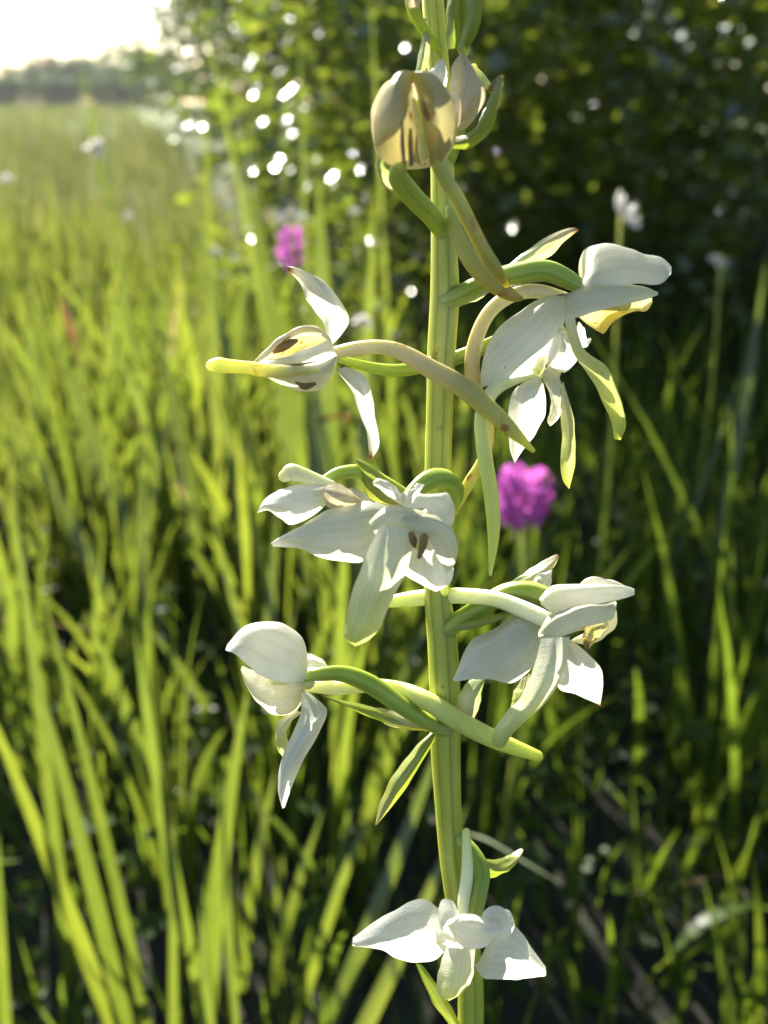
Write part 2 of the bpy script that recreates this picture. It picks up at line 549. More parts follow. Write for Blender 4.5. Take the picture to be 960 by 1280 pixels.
# ------------------------------------------------------------------ grass
def blades_mesh(base, tip, width, bend, face, nseg, fold=0.0, tint=None, prof=0.75):
    """strips from base to tip; bend = sag vector at mid height; face = angle of the width axis in plan"""
    n = len(base)
    t = np.linspace(0, 1, nseg + 1)
    wprof = np.where(t < 0.15, 0.55 + 0.45 * t / 0.15, 1.0) * np.power(np.clip(1 - t, 0, 1), 0.0)
    wprof = wprof * np.clip(1 - np.power(t, 1 / (1 - prof)), 0.02, 1)
    c = base[:, None] * (1 - t)[None, :, None] + tip[:, None] * t[None, :, None]
    c = c + bend[:, None] * (4 * t * (1 - t))[None, :, None]
    wd = np.stack([np.cos(face), np.sin(face), np.zeros(n)], 1)
    half = width[:, None] * wprof[None] / 2
    if fold > 0:
        nrm = np.stack([-np.sin(face), np.cos(face), np.zeros(n)], 1)
        L = c - wd[:, None] * half[..., None] + nrm[:, None] * (half * fold)[..., None]
        Rr = c + wd[:, None] * half[..., None] + nrm[:, None] * (half * fold)[..., None]
        v = np.stack([L, c, Rr], 2)
        k = 3
    else:
        v = np.stack([c - wd[:, None] * half[..., None], c + wd[:, None] * half[..., None]], 2)
        k = 2
    v = v.reshape(-1, 3)
    i = np.arange(n)[:, None, None] * (nseg + 1) * k
    s = np.arange(nseg)[None, :, None] * k
    j = np.arange(k - 1)[None, None, :]
    a = (i + s + j).ravel()
    f = np.stack([a, a + 1, a + 1 + k, a + k], 1)
    tt = None if tint is None else np.repeat(tint, (nseg + 1) * k)
    return v, f, tt


def fast_obj(name, v, f, mat, tint=None, parent=None, smooth=True):
    me = bpy.data.meshes.new(name)
    if parent is not None:
        v = v - np.asarray(ROOT[parent.name])
    k = f.shape[1]
    me.vertices.add(len(v))
    me.vertices.foreach_set('co', np.asarray(v, np.float32).ravel())
    me.loops.add(f.size)
    me.loops.foreach_set('vertex_index', f.astype(np.int32).ravel())
    me.polygons.add(len(f))
    me.polygons.foreach_set('loop_start', np.arange(0, f.size, k, dtype=np.int32))
    me.polygons.foreach_set('loop_total', np.full(len(f), k, dtype=np.int32))
    me.polygons.foreach_set('use_smooth', np.full(len(f), smooth))
    if tint is not None:
        at = me.attributes.new('tint', 'FLOAT', 'POINT')
        at.data.foreach_set('value', np.asarray(tint, np.float32))
    me.materials.append(mat)
    me.update(calc_edges=True)
    o = bpy.data.objects.new(name, me)
    col.objects.link(o)
    if parent is not None:
        o.parent = parent
    return o


def hedge_x(y):
    """plan line of the hedge face: everything right of it is hedge"""
    return 0.06 - 0.26 * (y - 1.0)


def scatter(n, y0, y1, side=1.25, power=1.0):
    u = rng.uniform(0, 1, n)
    y = (y0 ** power + u * (y1 ** power - y0 ** power)) ** (1 / power)
    half = side * (0.43 * (y + 0.15)) + 0.06
    x = rng.uniform(-1, 1, n) * half
    return x, y


def meadow(name, label, n, y0, y1, hmean, hsd, wmean, nseg, mat, power=1.6, keep=None, side=1.3, lean=0.22, fold=0.0):
    x, y = scatter(n, y0, y1, side, power)
    if keep is not None:
        k = keep(x, y)
        x, y = x[k], y[k]
    n = len(x)
    z = gheight(x, y)
    h = np.clip(rng.normal(hmean, hsd, n), hmean * 0.35, hmean * 1.75)
    # patchy growth
    h *= 0.85 + 0.25 * np.sin(3.1 * x + 1.0) * np.sin(2.3 * y + 0.4)
    az = rng.uniform(0, 2 * math.pi, n)
    ln = np.abs(rng.normal(lean, lean * 0.6, n)) * h
    base = np.stack([x, y, z], 1)
    dirv = np.stack([np.cos(az), np.sin(az), np.zeros(n)], 1)
    tip = base + dirv * ln[:, None] + np.array([0, 0, 1.0]) * (h * 0.97)[:, None]
    tip[:, 0] -= 0.10 * h * rng.uniform(0, 1, n)
    bend = -dirv * (ln * 0.12)[:, None] + np.array([0, 0, 0.03]) * h[:, None]
    w = np.clip(rng.normal(wmean, wmean * 0.35, n), wmean * 0.35, wmean * 2.2)
    v, f, tt = blades_mesh(base, tip, w, bend, rng.uniform(0, math.pi, n), nseg, fold, rng.uniform(0, 1, n))
    o = fast_obj(name, v, f, mat, tt)
    o['label'] = label
    o['category'] = 'grass'
    o['kind'] = 'stuff'
    return o


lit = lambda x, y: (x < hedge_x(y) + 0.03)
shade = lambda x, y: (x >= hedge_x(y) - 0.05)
meadow('meadow_grass', 'fine backlit yellow green meadow grass in front of the hedge', 6000, 0.66, 2.2, 0.155, 0.06, 0.0050, 6, M['grass'], 2.0, lit, fold=0.25)
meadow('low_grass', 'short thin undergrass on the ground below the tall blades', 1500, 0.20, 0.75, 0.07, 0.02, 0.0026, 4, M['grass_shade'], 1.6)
meadow('meadow_grass', 'sunlit yellow green grass in the middle of the open meadow', 16000, 2.0, 9.0, 0.26, 0.06, 0.0065, 4, M['grass_far'], 1.6, lit)
meadow('meadow_grass', 'pale open field of grass running to the distant trees', 30000, 8.5, 75.0, 0.30, 0.08, 0.022, 3, M['grass_far'], 1.35, lit)
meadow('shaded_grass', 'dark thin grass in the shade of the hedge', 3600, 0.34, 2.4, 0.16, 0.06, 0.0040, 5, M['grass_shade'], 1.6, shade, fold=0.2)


def herb_cover(name, label, n, y0, y1, zmax, size, mat, keep=None, power=1.5):
    x, y = scatter(n, y0, y1, 1.3, power)
    if keep is not None:
        k = keep(x, y)
        x, y = x[k], y[k]
    n = len(x)
    z = gheight(x, y) + 0.004 + zmax * rng.uniform(0, 1, n) ** 1.6
    v, f, tt = leaves(np.stack([x, y, z], 1), size * rng.uniform(0.5, 1.3, n), flat=0.75)
    o = fast_obj(name, v, f, mat, tt)
    o['label'] = label
    o['category'] = 'ground cover'
    o['kind'] = 'stuff'


def leaf_shape(k=8):
    """oval leaf, unit length along x, creased along the midrib: 3 rows"""
    t = np.array([0.0, 0.18, 0.42, 0.70, 0.90, 1.0])
    w = np.array([0.02, 0.20, 0.30, 0.25, 0.11, 0.01])
    v = []
    for a, b in zip(t, w):
        v += [(a, -b, 0.10 * b * 3 + 0.10 * a * a), (a, 0, 0.10 * a * a), (a, b, 0.10 * b * 3 + 0.10 * a * a)]
    f = []
    for i in range(5):
        for j in range(2):
            p = i * 3 + j
            f.append((p, p + 1, p + 4, p + 3))
    return np.array(v), np.array(f)


def leaf_shape_mid():
    t = np.array([0.0, 0.3, 0.7, 1.0])
    w = np.array([0.03, 0.30, 0.26, 0.02])
    v, f = [], []
    for a, b in zip(t, w):
        v += [(a, -b, 0.3 * b + 0.10 * a * a), (a, 0, 0.10 * a * a), (a, b, 0.3 * b + 0.10 * a * a)]
    for i in range(3):
        for j in range(2):
            p = i * 3 + j
            f.append((p, p + 1, p + 4, p + 3))
    return np.array(v), np.array(f)


LV, LF = leaf_shape()
MIDV, MIDF = leaf_shape_mid()
LOWV = np.array([(0, 0, 0), (0.4, -0.3, 0.06), (1, 0, 0.1), (0.4, 0.3, 0.06)])
LOWF = np.array([(0, 1, 2, 3)])


def rand_rot(n, flat=0.0):
    """random frames; flat -> leaf plane nearer to horizontal"""
    nz = rng.normal(size=(n, 3))
    nz[:, 2] = np.abs(nz[:, 2]) + flat * 3
    nz /= np.linalg.norm(nz, axis=1)[:, None]
    a = rng.normal(size=(n, 3))
    a -= nz * (a * nz).sum(1)[:, None]
    a /= np.linalg.norm(a, axis=1)[:, None]
    b = np.cross(nz, a)
    return np.stack([a, b, nz], 1)      # rows are the local axes


def leaves(pos, size, flat=0.3, low=False, tint=None):
    n = len(pos)
    V, F = (LOWV, LOWF) if low else (MIDV, MIDF)
    fr = rand_rot(n, flat)
    v = np.einsum('kj,njd->nkd', V, fr) * size[:, None, None] + pos[:, None]
    f = (F[None] + (np.arange(n) * len(V))[:, None, None]).reshape(-1, 4)
    t = rng.uniform(0, 1, n) if tint is None else tint
    return v.reshape(-1, 3), f, np.repeat(t, len(V))


herb_cover('herb_leaves', 'small low herb leaves between the sunlit grass stems', 9000, 0.30, 2.6, 0.09, 0.018, M['cover'], lit)
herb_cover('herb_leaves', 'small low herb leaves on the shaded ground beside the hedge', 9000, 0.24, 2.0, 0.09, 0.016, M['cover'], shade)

# ------------------------------------------------------------------ broad grass tufts, each blade a part
def one_blade(name, base, tip, width, mat, parent, bend=(0, 0, 0), face=0.0, fold=0.35, nseg=14, prof=0.72, tint=None):
    v, f, tt = blades_mesh(np.array([base], float), np.array([tip], float), np.array([width]), np.array([bend], float),
                           np.array([face]), nseg, fold, np.array([rng.uniform(0.2, 0.9) if tint is None else tint]), prof)
    return fast_obj(name, v, f, mat, tt, parent)


def traced_tuft(label, blades, mat=None, group=None, name='grass_tuft', cat='grass'):
    """blades: (base px, base py, tip px, tip py, distance, tip distance, width mm, bow mm, height of the base)"""
    pts = []
    for b in blades:
        p = at_y(b[0], b[1], b[4])
        q = at_y(b[2], b[3], b[5])
        pts.append((p, q))
    g = np.mean([p for p, q in pts], 0)
    root = (float(g[0]), float(g[1]), float(gheight(g[0], g[1])))
    t = thing(name, label, cat, root, group)
    for (p, q), b in zip(pts, blades):
        p = p.copy()
        if p[2] > 0:       # carry the blade on down to the soil
            k = (q - p) / np.linalg.norm(q - p)
            if k[2] > 0.2:
                p = p - k * (p[2] / k[2]) * 0.999
        gz = float(gheight(p[0], p[1]))
        p[2] = min(p[2], gz + 0.002)
        one_blade('blade', p, q, b[6] * 1.3e-3, mat or M['blade'], t, bend=(b[7] * 1e-3, -0.004, 0.004), face=rng.uniform(-0.45, 0.45))
    return t


traced_tuft('tuft of wide bright grass blades leaning over the open meadow edge', [
    (96, 1180, -45, 815, 0.26, 0.28, 7.0, 3), (122, 1160, 28, 790, 0.27, 0.29, 5.0, 4), (140, 1110, 50, 730, 0.29, 0.32, 4.6, 3),
    (235, 1120, 168, 780, 0.29, 0.31, 4.2, -3), (60, 1010, 12, 600, 0.34, 0.37, 4.6, 3)])
traced_tuft('upright grass tuft with one blunt pale blade tip below the drooping white flower', [
    (262, 1330, 250, 1132, 0.24, 0.26, 5.0, 1), (275, 1190, 312, 850, 0.27, 0.29, 6.5, -3), (216, 1260, 216, 1010, 0.25, 0.27, 3.2, 1),
    (205, 1085, 178, 800, 0.31, 0.33, 4.6, 2), (290, 1200, 275, 960, 0.28, 0.31, 3.2, 0)])
traced_tuft('tuft of slanting grass blades close behind the lowest white flower', [
    (330, 1290, 405, 1010, 0.30, 0.34, 5.0, -2), (372, 1290, 470, 1000, 0.29, 0.33, 5.4, -3), (400, 1300, 560, 900, 0.27, 0.33, 6.2, 2),
    (440, 1300, 585, 1005, 0.25, 0.29, 6.0, 2), (300, 1260, 345, 960, 0.32, 0.36, 5.0, -2), (352, 1280, 448, 985, 0.33, 0.36, 4.4, 3),
    (318, 1250, 370, 1000, 0.36, 0.39, 3.6, 1)])
traced_tuft('tuft with broad pale leaf blades in front of the hedge foot', [
    (408, 470, 398, 212, 0.62, 0.66, 17, 0), (345, 450, 302, 205, 0.66, 0.72, 15, 5), (262, 330, 255, 130, 0.80, 0.84, 8, 0),
    (272, 400, 232, 215, 0.75, 0.80, 8, 2), (455, 480, 470, 230, 0.60, 0.64, 8, 0)])
traced_tuft('tuft of long tilted blades in the sunniest part of the meadow', [
    (125, 745, -10, 480, 0.62, 0.70, 14, 6), (165, 690, 50, 380, 0.66, 0.76, 12, 5), (245, 640, 190, 380, 0.70, 0.76, 10, 3),
    (320, 690, 250, 440, 0.64, 0.70, 9, 3), (70, 600, 20, 350, 0.8, 0.86, 9, 4), (128, 230, 96, 66, 0.9, 0.94, 6, 2)])
traced_tuft('lone bright grass blades standing against the dark hedge foot', [
    (915, 560, 958, 320, 0.66, 0.70, 7, 2), (860, 640, 935, 440, 0.70, 0.74, 4, 2)])
traced_tuft('thin upright grass stalks rising above the meadow before the hedge', [
    (384, 420, 372, -40, 0.62, 0.66, 3.6, 0), (480, 330, 462, -30, 0.70, 0.72, 4.0, 0), (330, 420, 245, -20, 0.8, 0.84, 3.2, 4)])
traced_tuft('narrow grass blades at the very edge of the nearest sunlit tuft', [
    (8, 1330, -2, 1040, 0.27, 0.28, 5.2, 0), (-30, 1290, -40, 980, 0.29, 0.31, 5.0, 0)])


def random_tuft(x, y, n, hmean, w, mat, label, group, cat='grass'):
    gz = float(gheight(x, y))
    t = thing('grass_tuft', label, cat, (x, y, gz), group)
    for i in range(n):
        a = rng.uniform(0, 2 * math.pi)
        r = rng.uniform(0.002, 0.022)
        b = np.array([x + r * math.cos(a), y + r * math.sin(a), gz - 0.003])
        h = hmean * rng.uniform(0.6, 1.25)
        ln = rng.uniform(0.05, 0.4) * h
        tp = b + np.array([math.cos(a) * ln, math.sin(a) * ln, h])
        one_blade('blade', b, tp, w * rng.uniform(0.6, 1.35), mat, t, bend=(-math.cos(a) * ln * 0.25, -math.sin(a) * ln * 0.25, 0.01),
                  face=rng.uniform(0, math.pi), nseg=9, fold=0.3)


spots = []
tries = 0
while len(spots) < 38 and tries < 4000:
    tries += 1
    y = rng.uniform(0.54, 1.30)
    x = rng.uniform(-0.46 * (y + 0.1), 0.08)
    if x > hedge_x(y) - 0.05:
        continue
    if all((x - a) ** 2 + (y - b) ** 2 > 0.066 ** 2 for a, b in spots):
        spots.append((x, y))
for x, y in spots:
    random_tuft(x, y, 8, 0.215, 0.0105, M['blade'], 'tuft of broad sunlit green blades scattered through the open meadow beside the hedge', 'broad grass tufts in the meadow')
spots = [(-0.03, 0.37), (-0.11, 0.38), (-0.18, 0.42), (-0.07, 0.44), (-0.15, 0.48), (-0.23, 0.50), (0.0, 0.46), (-0.03, 0.53)]
for x, y in spots:
    random_tuft(x, y, 9, 0.19, 0.0070, M['blade'], 'near tuft of upright green blades on the dark soil below the drooping flower', 'near grass tufts on dark soil')
spots = []
tries = 0
while len(spots) < 10 and tries < 4000:
    tries += 1
    y = rng.uniform(0.40, 0.95)
    x = rng.uniform(0.03, 0.46 * (y + 0.1))
    if all((x - a) ** 2 + (y - b) ** 2 > 0.07 ** 2 for a, b in spots):
        spots.append((x, y))
for x, y in spots:
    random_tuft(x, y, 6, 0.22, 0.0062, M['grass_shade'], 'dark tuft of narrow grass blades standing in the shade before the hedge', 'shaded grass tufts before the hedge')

# dry and odd-coloured single leaves
def strip_thing(name, label, cat, pts, width, mat, face_tilt=0.0, flatness=0.3):
    """a single bent leaf or stalk through world points"""
    P = spline(np.array(pts, float), 18)
    T = np.gradient(P, axis=0)
    T /= np.linalg.norm(T, axis=1)[:, None]
    vs, f = [], []
    n = len(P)
    for i in range(n):
        s = np.cross(T[i], [0, 0.25, 1.0])
        s /= np.linalg.norm(s)
        up = np.cross(s, T[i])
        w = width / 2 * max(0.04, min(1, 4 * i / n + 0.4) * (1 - (i / (n - 1)) ** 4))
        for k, a in ((-1, 0.3), (0, 0), (1, 0.3)):
            vs.append(P[i] + (s * math.cos(face_tilt) + up * math.sin(face_tilt)) * k * w + up * a * w)
    o = link_mesh(name, vs, grid_faces(n, 3), mat, None, tint=np.full(n * 3, 0.5), origin=tuple(P[0]))
    o['label'] = label
    o['category'] = cat
    return o


strip_thing('fallen_leaf', 'long silvery fallen grass leaf lying behind the orchid stem', 'leaf',
            [at_y(575, 1040, .235), at_y(610, 1052, .23), at_y(655, 1078, .225), at_y(705, 1107, .22)], 0.0042, M['pale_leaf'], 0.5)
strip_thing('arching_leaf', 'arching pale green grass blade lying over the shaded ground', 'leaf',
            [at_z(805, 1235, 0.02), at_z(840, 1195, 0.045), at_z(885, 1152, 0.06), at_z(945, 1133, 0.055), at_z(1010, 1160, 0.03)], 0.010, M['blade'], 0.2)
strip_thing('straw', 'pale dry straw lying across the sunny grass blades', 'straw',
            [at_y(-30, 772, .50), at_y(60, 780, .50), at_y(120, 790, .51), at_y(180, 812, .52)], 0.004, M['dry'], 0.3)
strip_thing('dead_leaf', 'rusty orange dead grass leaf standing in the bright meadow', 'leaf',
            [at_y(105, 500, .70), at_y(92, 430, .70), at_y(72, 365, .71)], 0.006, M['rust'], 1.2)
strip_thing('dead_leaf', 'small dark red dead leaf behind the withered flower', 'leaf',
            [at_y(395, 530, .55), at_y(425, 522, .55), at_y(452, 530, .56)], 0.008, M['rust'], 0.4)
strip_thing('dry_stalk', 'thin tan dry stalk lying on the dark ground', 'straw',
            [at_z(780, 1120, 0.02), at_z(850, 1105, 0.025), at_z(905, 1095, 0.02)], 0.003, M['dry'], 0.3)
strip_thing('lit_leaf', 'short sunlit green leaf standing in the shade-toned grass by the hedge', 'leaf',
            [at_y(850, 1000, .42), at_y(875, 970, .42), at_y(905, 945, .43)], 0.010, M['blade'], 0.6)

# ------------------------------------------------------------------ hedge bushes
LEAF_ME = []


def leaf_mesh(mat, key):
    me = bpy.data.meshes.new('leaf')
    me.from_pydata(LV.tolist(), [], LF.tolist())
    at = me.attributes.new('tint', 'FLOAT', 'POINT')
    at.data.foreach_set('value', np.full(len(LV), key, np.float32))
    me.polygons.foreach_set('use_smooth', [True] * len(me.polygons))
    me.materials.append(mat)
    return me


def bush(label, x, y, rx, ry, h, nleaf, size, mat, singles=0, nstem=9, low=False, group='bushes of the hedge', name='hedge_bush', cat='bush'):
    gz = float(gheight(x, y))
    t = thing(name, label, cat, (x, y, gz), group)
    # stems
    for i in range(nstem):
        a = rng.uniform(0, 2 * math.pi)
        r0, r1 = rng.uniform(0, 0.3), rng.uniform(0.3, 0.9)
        P = spline(np.array([(x + rx * r0 * math.cos(a) * .5, y + ry * r0 * math.sin(a) * .5, gz - 0.02),
                             (x + rx * r1 * .5 * math.cos(a + .3), y + ry * r1 * .5 * math.sin(a + .3), gz + h * 0.4),
                             (x + rx * r1 * math.cos(a + .1), y + ry * r1 * math.sin(a + .1), gz + h * rng.uniform(.75, .97))]), 12)
        rad = np.linspace(0.009, 0.002, 12) * (h / 1.8)
        v, f, uv = tube_v(P, rad, 6)
        link_mesh('branch', v, f, M['bark'], t, uv)
    # foliage: clumps through the crown, denser towards the outside
    nc = 130 if not low else 60
    th = rng.uniform(0, 2 * math.pi, nc)
    rr = np.sqrt(rng.uniform(0.05, 1, nc))
    cz = rng.uniform(0.02, 1, nc) ** 0.85
    wid = np.where(cz > 0.75, np.sqrt(np.clip(1 - ((cz - .75) / .27) ** 2, 0.05, 1)), 1.0) * (0.8 + 0.2 * rng.uniform(size=nc))
    cc = np.stack([x + rx * rr * wid * np.cos(th), y + ry * rr * wid * np.sin(th), gz + 0.03 + h * 0.95 * cz], 1)
    ci = rng.integers(0, nc, nleaf)
    sp = 0.16 * (rx + ry) / 2 * rng.uniform(0.6, 1.4, nc)
    pos = cc[ci] + rng.normal(size=(nleaf, 3)) * sp[ci][:, None]
    pos[:, 2] = np.maximum(pos[:, 2], gz + 0.02)
    sz = size * rng.uniform(0.55, 1.3, nleaf)
    tint = np.clip(rng.uniform(0, 0.94, nc)[ci] * 0.4 + rng.uniform(0, 0.96, nleaf) * 0.62, 0, 0.99)
    order = np.argsort(np.linalg.norm(pos - CAM, axis=1) / sz)
    if singles:
        seen = [i for i in order if abs(pos[i, 0] / (pos[i, 1] * math.cos(PITCH) - (pos[i, 2] - CAM_H) * math.sin(PITCH))) < 0.45][:singles]
        rest = np.setdiff1d(np.arange(nleaf), seen)
        mes = [leaf_mesh(mat, k) for k in (0.15, 0.35, 0.55, 0.75, 0.92)]
        fr = rand_rot(len(seen), 0.3)
        for q, i in enumerate(seen):
            o = bpy.data.objects.new('leaf', mes[q % 5])
            col.objects.link(o)
            o.parent = t
            mt = Matrix([[fr[q, c, r] * sz[i] for c in range(3)] for r in range(3)]).to_4x4()
            mt.translation = Vector(pos[i] - np.array(ROOT[t.name]))
            o.matrix_local = mt
        pos, sz, tint = pos[rest], sz[rest], tint[rest]
    v, f, tt = leaves(pos, sz, 0.3, low, tint)
    o = fast_obj('foliage', v, f, mat, tt, t)
    o['kind'] = 'stuff'
    return t


bush('dark dense hedge bush with glossy round leaves nearest the white orchid', 0.66, 1.42, 0.40, 0.30, 0.85, 3000, 0.031, M['bush'], 290)
bush('dark hedge bush behind the top flowers of the white orchid', 0.06, 1.58, 0.36, 0.30, 0.80, 4600, 0.033, M['bush'], 290)
bush('dark hedge bush deep behind the white daisy', 0.72, 2.1, 0.6, 0.35, 0.85, 2900, 0.038, M['bush'])
bush('dark bush closing the hedge beyond the daisy', 1.35, 2.0, 0.5, 0.45, 0.9, 2300, 0.042, M['bush'])
bush('leafy hedge bush between the dark bushes and the paler far hedge', 0.10, 2.5, 0.45, 0.40, 0.88, 3400, 0.040, M['bush'])
bush('low full bush filling the hedge between its two dark front bushes', 0.42, 1.85, 0.36, 0.25, 0.78, 2900, 0.034, M['bush'])
bush('unseen side bush added to block skylight from the right', 0.98, 0.80, 0.28, 0.30, 1.15, 3000, 0.032, M['bush'])  # added out of view to keep skylight off the right side
bush('second unseen side bush added to block skylight, level with the viewer', 1.05, 0.15, 0.30, 0.32, 1.15, 3000, 0.032, M['bush'])  # also added out of view as a skylight blocker
bush('broad bush at the back of the hedge behind the dark one', 0.95, 3.2, 0.8, 0.5, 0.95, 4500, 0.06, M['bush'])
bush('back hedge bush hidden mostly by the leafy bush before it', 0.30, 3.6, 0.6, 0.5, 1.0, 4200, 0.055, M['bush'])
bush('mid green hedge bush where the hedge starts to pale', -0.22, 3.7, 0.48, 0.55, 1.4, 4200, 0.045, M['bush_far'])
bush('pale green hedge bush along the field edge with gaps at its top', -0.36, 5.3, 0.80, 0.85, 2.2, 5000, 0.060, M['bush_far'])
bush('far pale hedge bush beside the open sky', -0.92, 8.4, 1.0, 1.3, 4.4, 7000, 0.085, M['bush_far'])
bush('farthest hedge bush where the hedge meets the field horizon', -2.15, 13.5, 1.2, 2.2, 4.8, 6000, 0.13, M['bush_far'], low=True)

# ------------------------------------------------------------------ far trees
def far_tree(label, px, top_py, dist, rx, mat, group='trees along the far field edge', name='field_tree'):
    b = at_y(px, 130, dist)
    h = float(at_y(px, top_py, dist)[2])
    x = float(b[0])
    t = thing(name, label, 'tree', (x, dist, -0.1), group)
    P = np.array([(x, dist, -0.1), (x + 0.1, dist, h * 0.3), (x - 0.1, dist, h * 0.75)])
    v, f, uv = tube_v(spline(P, 8), np.linspace(0.035, 0.012, 8) * h, 8)
    link_mesh('trunk', v, f, M['bark'], t, uv)
    n = 2600
    nc = 40
    c = rng.normal(size=(nc, 3))
    c /= np.linalg.norm(c, axis=1)[:, None]
    c *= rng.uniform(0.3, 0.95, nc)[:, None] ** 0.5
    c = c * np.array([rx, rx, h * 0.46]) * 0.82 + np.array([x, dist, h * 0.50])
    ci = rng.integers(0, nc, n)
    pos = c[ci] + rng.normal(size=(n, 3)) * np.array([rx, rx, h * 0.45]) * 0.16
    pos[:, 2] = np.clip(pos[:, 2], 0.05, None)
    v, f, tt = leaves(pos, h * 0.09 * rng.uniform(0.6, 1.3, n), 0.2, True)
    o = fast_obj('crown', v, f, mat, tt, t)
    return t


far_tree('dark rounded tree at the end of the far row', 8, 92, 95, 3.2, M['tree_far'])
far_tree('broad dark green tree between the copper tree and the rounded end tree', 36, 68, 90, 2.6, M['tree_far'])
far_tree('reddish copper tree in the far row', 66, 60, 98, 2.2, M['tree_red'])
far_tree('dark green tree between the copper tree and the wide tree', 98, 66, 88, 2.8, M['tree_far'])
far_tree('wide tree in the far row under the open sky', 130, 58, 92, 2.8, M['tree_far'])
far_tree('tallest far tree beside the hedge end', 162, 50, 85, 2.8, M['tree_far'])
far_tree('far tree half hidden by the hedge end', 195, 52, 80, 3.0, M['tree_far'])
far_tree('outermost broad tree of the far row', -35, 78, 95, 3.6, M['tree_far'])

for px, w in ((-30, 6.5), (45, 6.0), (110, 6.0), (170, 5.5)):
    b = at_y(px, 130, 72)
    n = 2200
    x0 = float(b[0])
    t = thing('field_hedge', 'low clipped hedge running under the far trees', 'hedge', (x0, 72, -0.05), 'low hedge sections under the far trees')
    pos = np.stack([x0 + rng.uniform(-w / 2, w / 2, n), 72 + rng.uniform(-0.6, 0.6, n), rng.uniform(0, 1.9, n) + 0.15 * np.sin(3 * rng.uniform(0, 6, n))], 1)
    v, f, tt = leaves(pos, 0.28 * rng.uniform(0.6, 1.3, n), 0.2, True)
    fast_obj('foliage', v, f, M['tree_far'], tt, t)['kind'] = 'stuff'
    P = np.array([(x0, 72, -0.05), (x0 + .02, 72, 0.8), (x0, 72, 1.5)])
    v, f, uv = tube_v(P, [0.06, 0.05, 0.03], 6)
    link_mesh('trunk', v, f, M['bark'], t, uv)

# ------------------------------------------------------------------ other wild flowers
def stalk(parent, top, base, r=0.0013, mat=None, name='stalk'):
    mid = (np.array(top) + np.array(base)) / 2 + np.array([0.006, 0.0, 0])
    P = spline(np.array([base, mid, top]), 10)
    v, f, uv = tube_v(P, np.linspace(r * 1.2, r * 0.8, 10), 6)
    return link_mesh(name, v, f, mat or M['stem'], parent, uv)


def purple_orchid(label, px, py, y, rx, rz, nfl, size):
    c = at_y(px, py, y)
    gz = float(gheight(c[0], y))
    t = thing('purple_orchid', label, 'flower', (float(c[0]), y, gz), 'purple orchids in the grass')
    stalk(t, c + np.array([0, 0, rz * .8]), np.array([c[0], y, gz - .003]), 0.002)
    for i in range(nfl):
        k = (i + .5) / nfl
        zz = -1 + 2 * k
        a = i * 2.4
        w = math.sqrt(max(0.08, 1 - (zz * 0.9) ** 2)) * rng.uniform(0.75, 1.1)
        p = c + np.array([math.cos(a) * rx * w, math.sin(a) * rx * w, zz * rz]) * rng.uniform(0.75, 1.2)
        out = np.array([math.cos(a), math.sin(a), 0.25])
        fs = rng.uniform(0.6, 1.35)
        # floret: three-lobed lip and two wings
        V, F = [], []
        for lobe in range(5):
            b = -1.5 + lobe * 0.75 + rng.uniform(-.15, .15)
            u = np.array([-math.sin(a) * math.sin(b), math.cos(a) * math.sin(b), -math.cos(b) * (1 if lobe in (1, 2, 3) else -0.8)])
            s = np.cross(u, out)
            s /= np.linalg.norm(s)
            o0 = len(V)
            L = size * fs * rng.uniform(0.8, 1.2)
            V += [p, p + u * L * .55 + s * L * .28 + out * L * .25, p + u * L + out * L * .3, p + u * L * .55 - s * L * .28 + out * L * .25]
            F.append((o0, o0 + 1, o0 + 2, o0 + 3))
        link_mesh('floret', V, F, M['purple'], t, tint=np.full(len(V), rng.uniform(0.1, 0.95)))


purple_orchid('purple orchid flower head behind the hanging green spur', 655, 618, 0.40, 0.0115, 0.0115, 46, 0.0068)
purple_orchid('small distant purple orchid above the upturned withered petal', 366, 306, 0.78, 0.008, 0.014, 24, 0.007)


def daisy(label, px, py, y, r, tilt, npet=11, droop=-0.9, disc=True, name='daisy', group=None):
    c = at_y(px, py, y)
    gz = float(gheight(c[0], y))
    t = thing(name, label, 'flower', (float(c[0]), y, gz), group)
    stalk(t, c, np.array([c[0] + .01, y + .01, gz - .003]), 0.0012)
    ax = Vector((math.sin(tilt), -0.35, math.cos(tilt))).normalized()
    q = ax.to_track_quat('Z', 'Y').to_matrix()
    for i in range(npet):
        a = 2 * math.pi * i / npet + rng.uniform(-.1, .1)
        dr = droop + rng.uniform(-.25, .25)
        V = []
        for s in range(4):
            k = s / 3
            rad = r * (0.22 + 0.78 * k * math.cos(dr * k * .8))
            hz = r * 0.78 * math.sin(dr * k * .8) * k
            w = r * 0.17 * (0.7 + 0.8 * k - 0.9 * k * k)
            for sg in (-1, 1):
                p = q @ Vector((rad * math.cos(a) - sg * w * math.sin(a), rad * math.sin(a) + sg * w * math.cos(a), hz))
                V.append(c + np.array(p))
        link_mesh('petal', V, grid_faces(4, 2), M['daisy'], t, tint=np.full(8, rng.uniform(.2, .9)))
    if disc:
        V, F = [], []
        for i in range(5):
            e = i / 4 * math.pi / 2
            for j in range(12):
                a = 2 * math.pi * j / 12
                p = q @ Vector((r * .27 * math.cos(e) * math.cos(a), r * .27 * math.cos(e) * math.sin(a), r * .2 * math.sin(e)))
                V.append(c + np.array(p))
        link_mesh('disc', V, grid_faces(5, 12, True), M['disc'], t, tint=np.full(len(V), .5))
    return t


daisy('drooping white daisy with orange centre before the dark hedge', 776, 268, 0.55, 0.014, 0.9, 10, 0.75)
daisy('small white flower on a thin stalk at the hedge foot near the daisy', 902, 322, 0.75, 0.010, 0.2, 7, -0.5, name='white_flower')


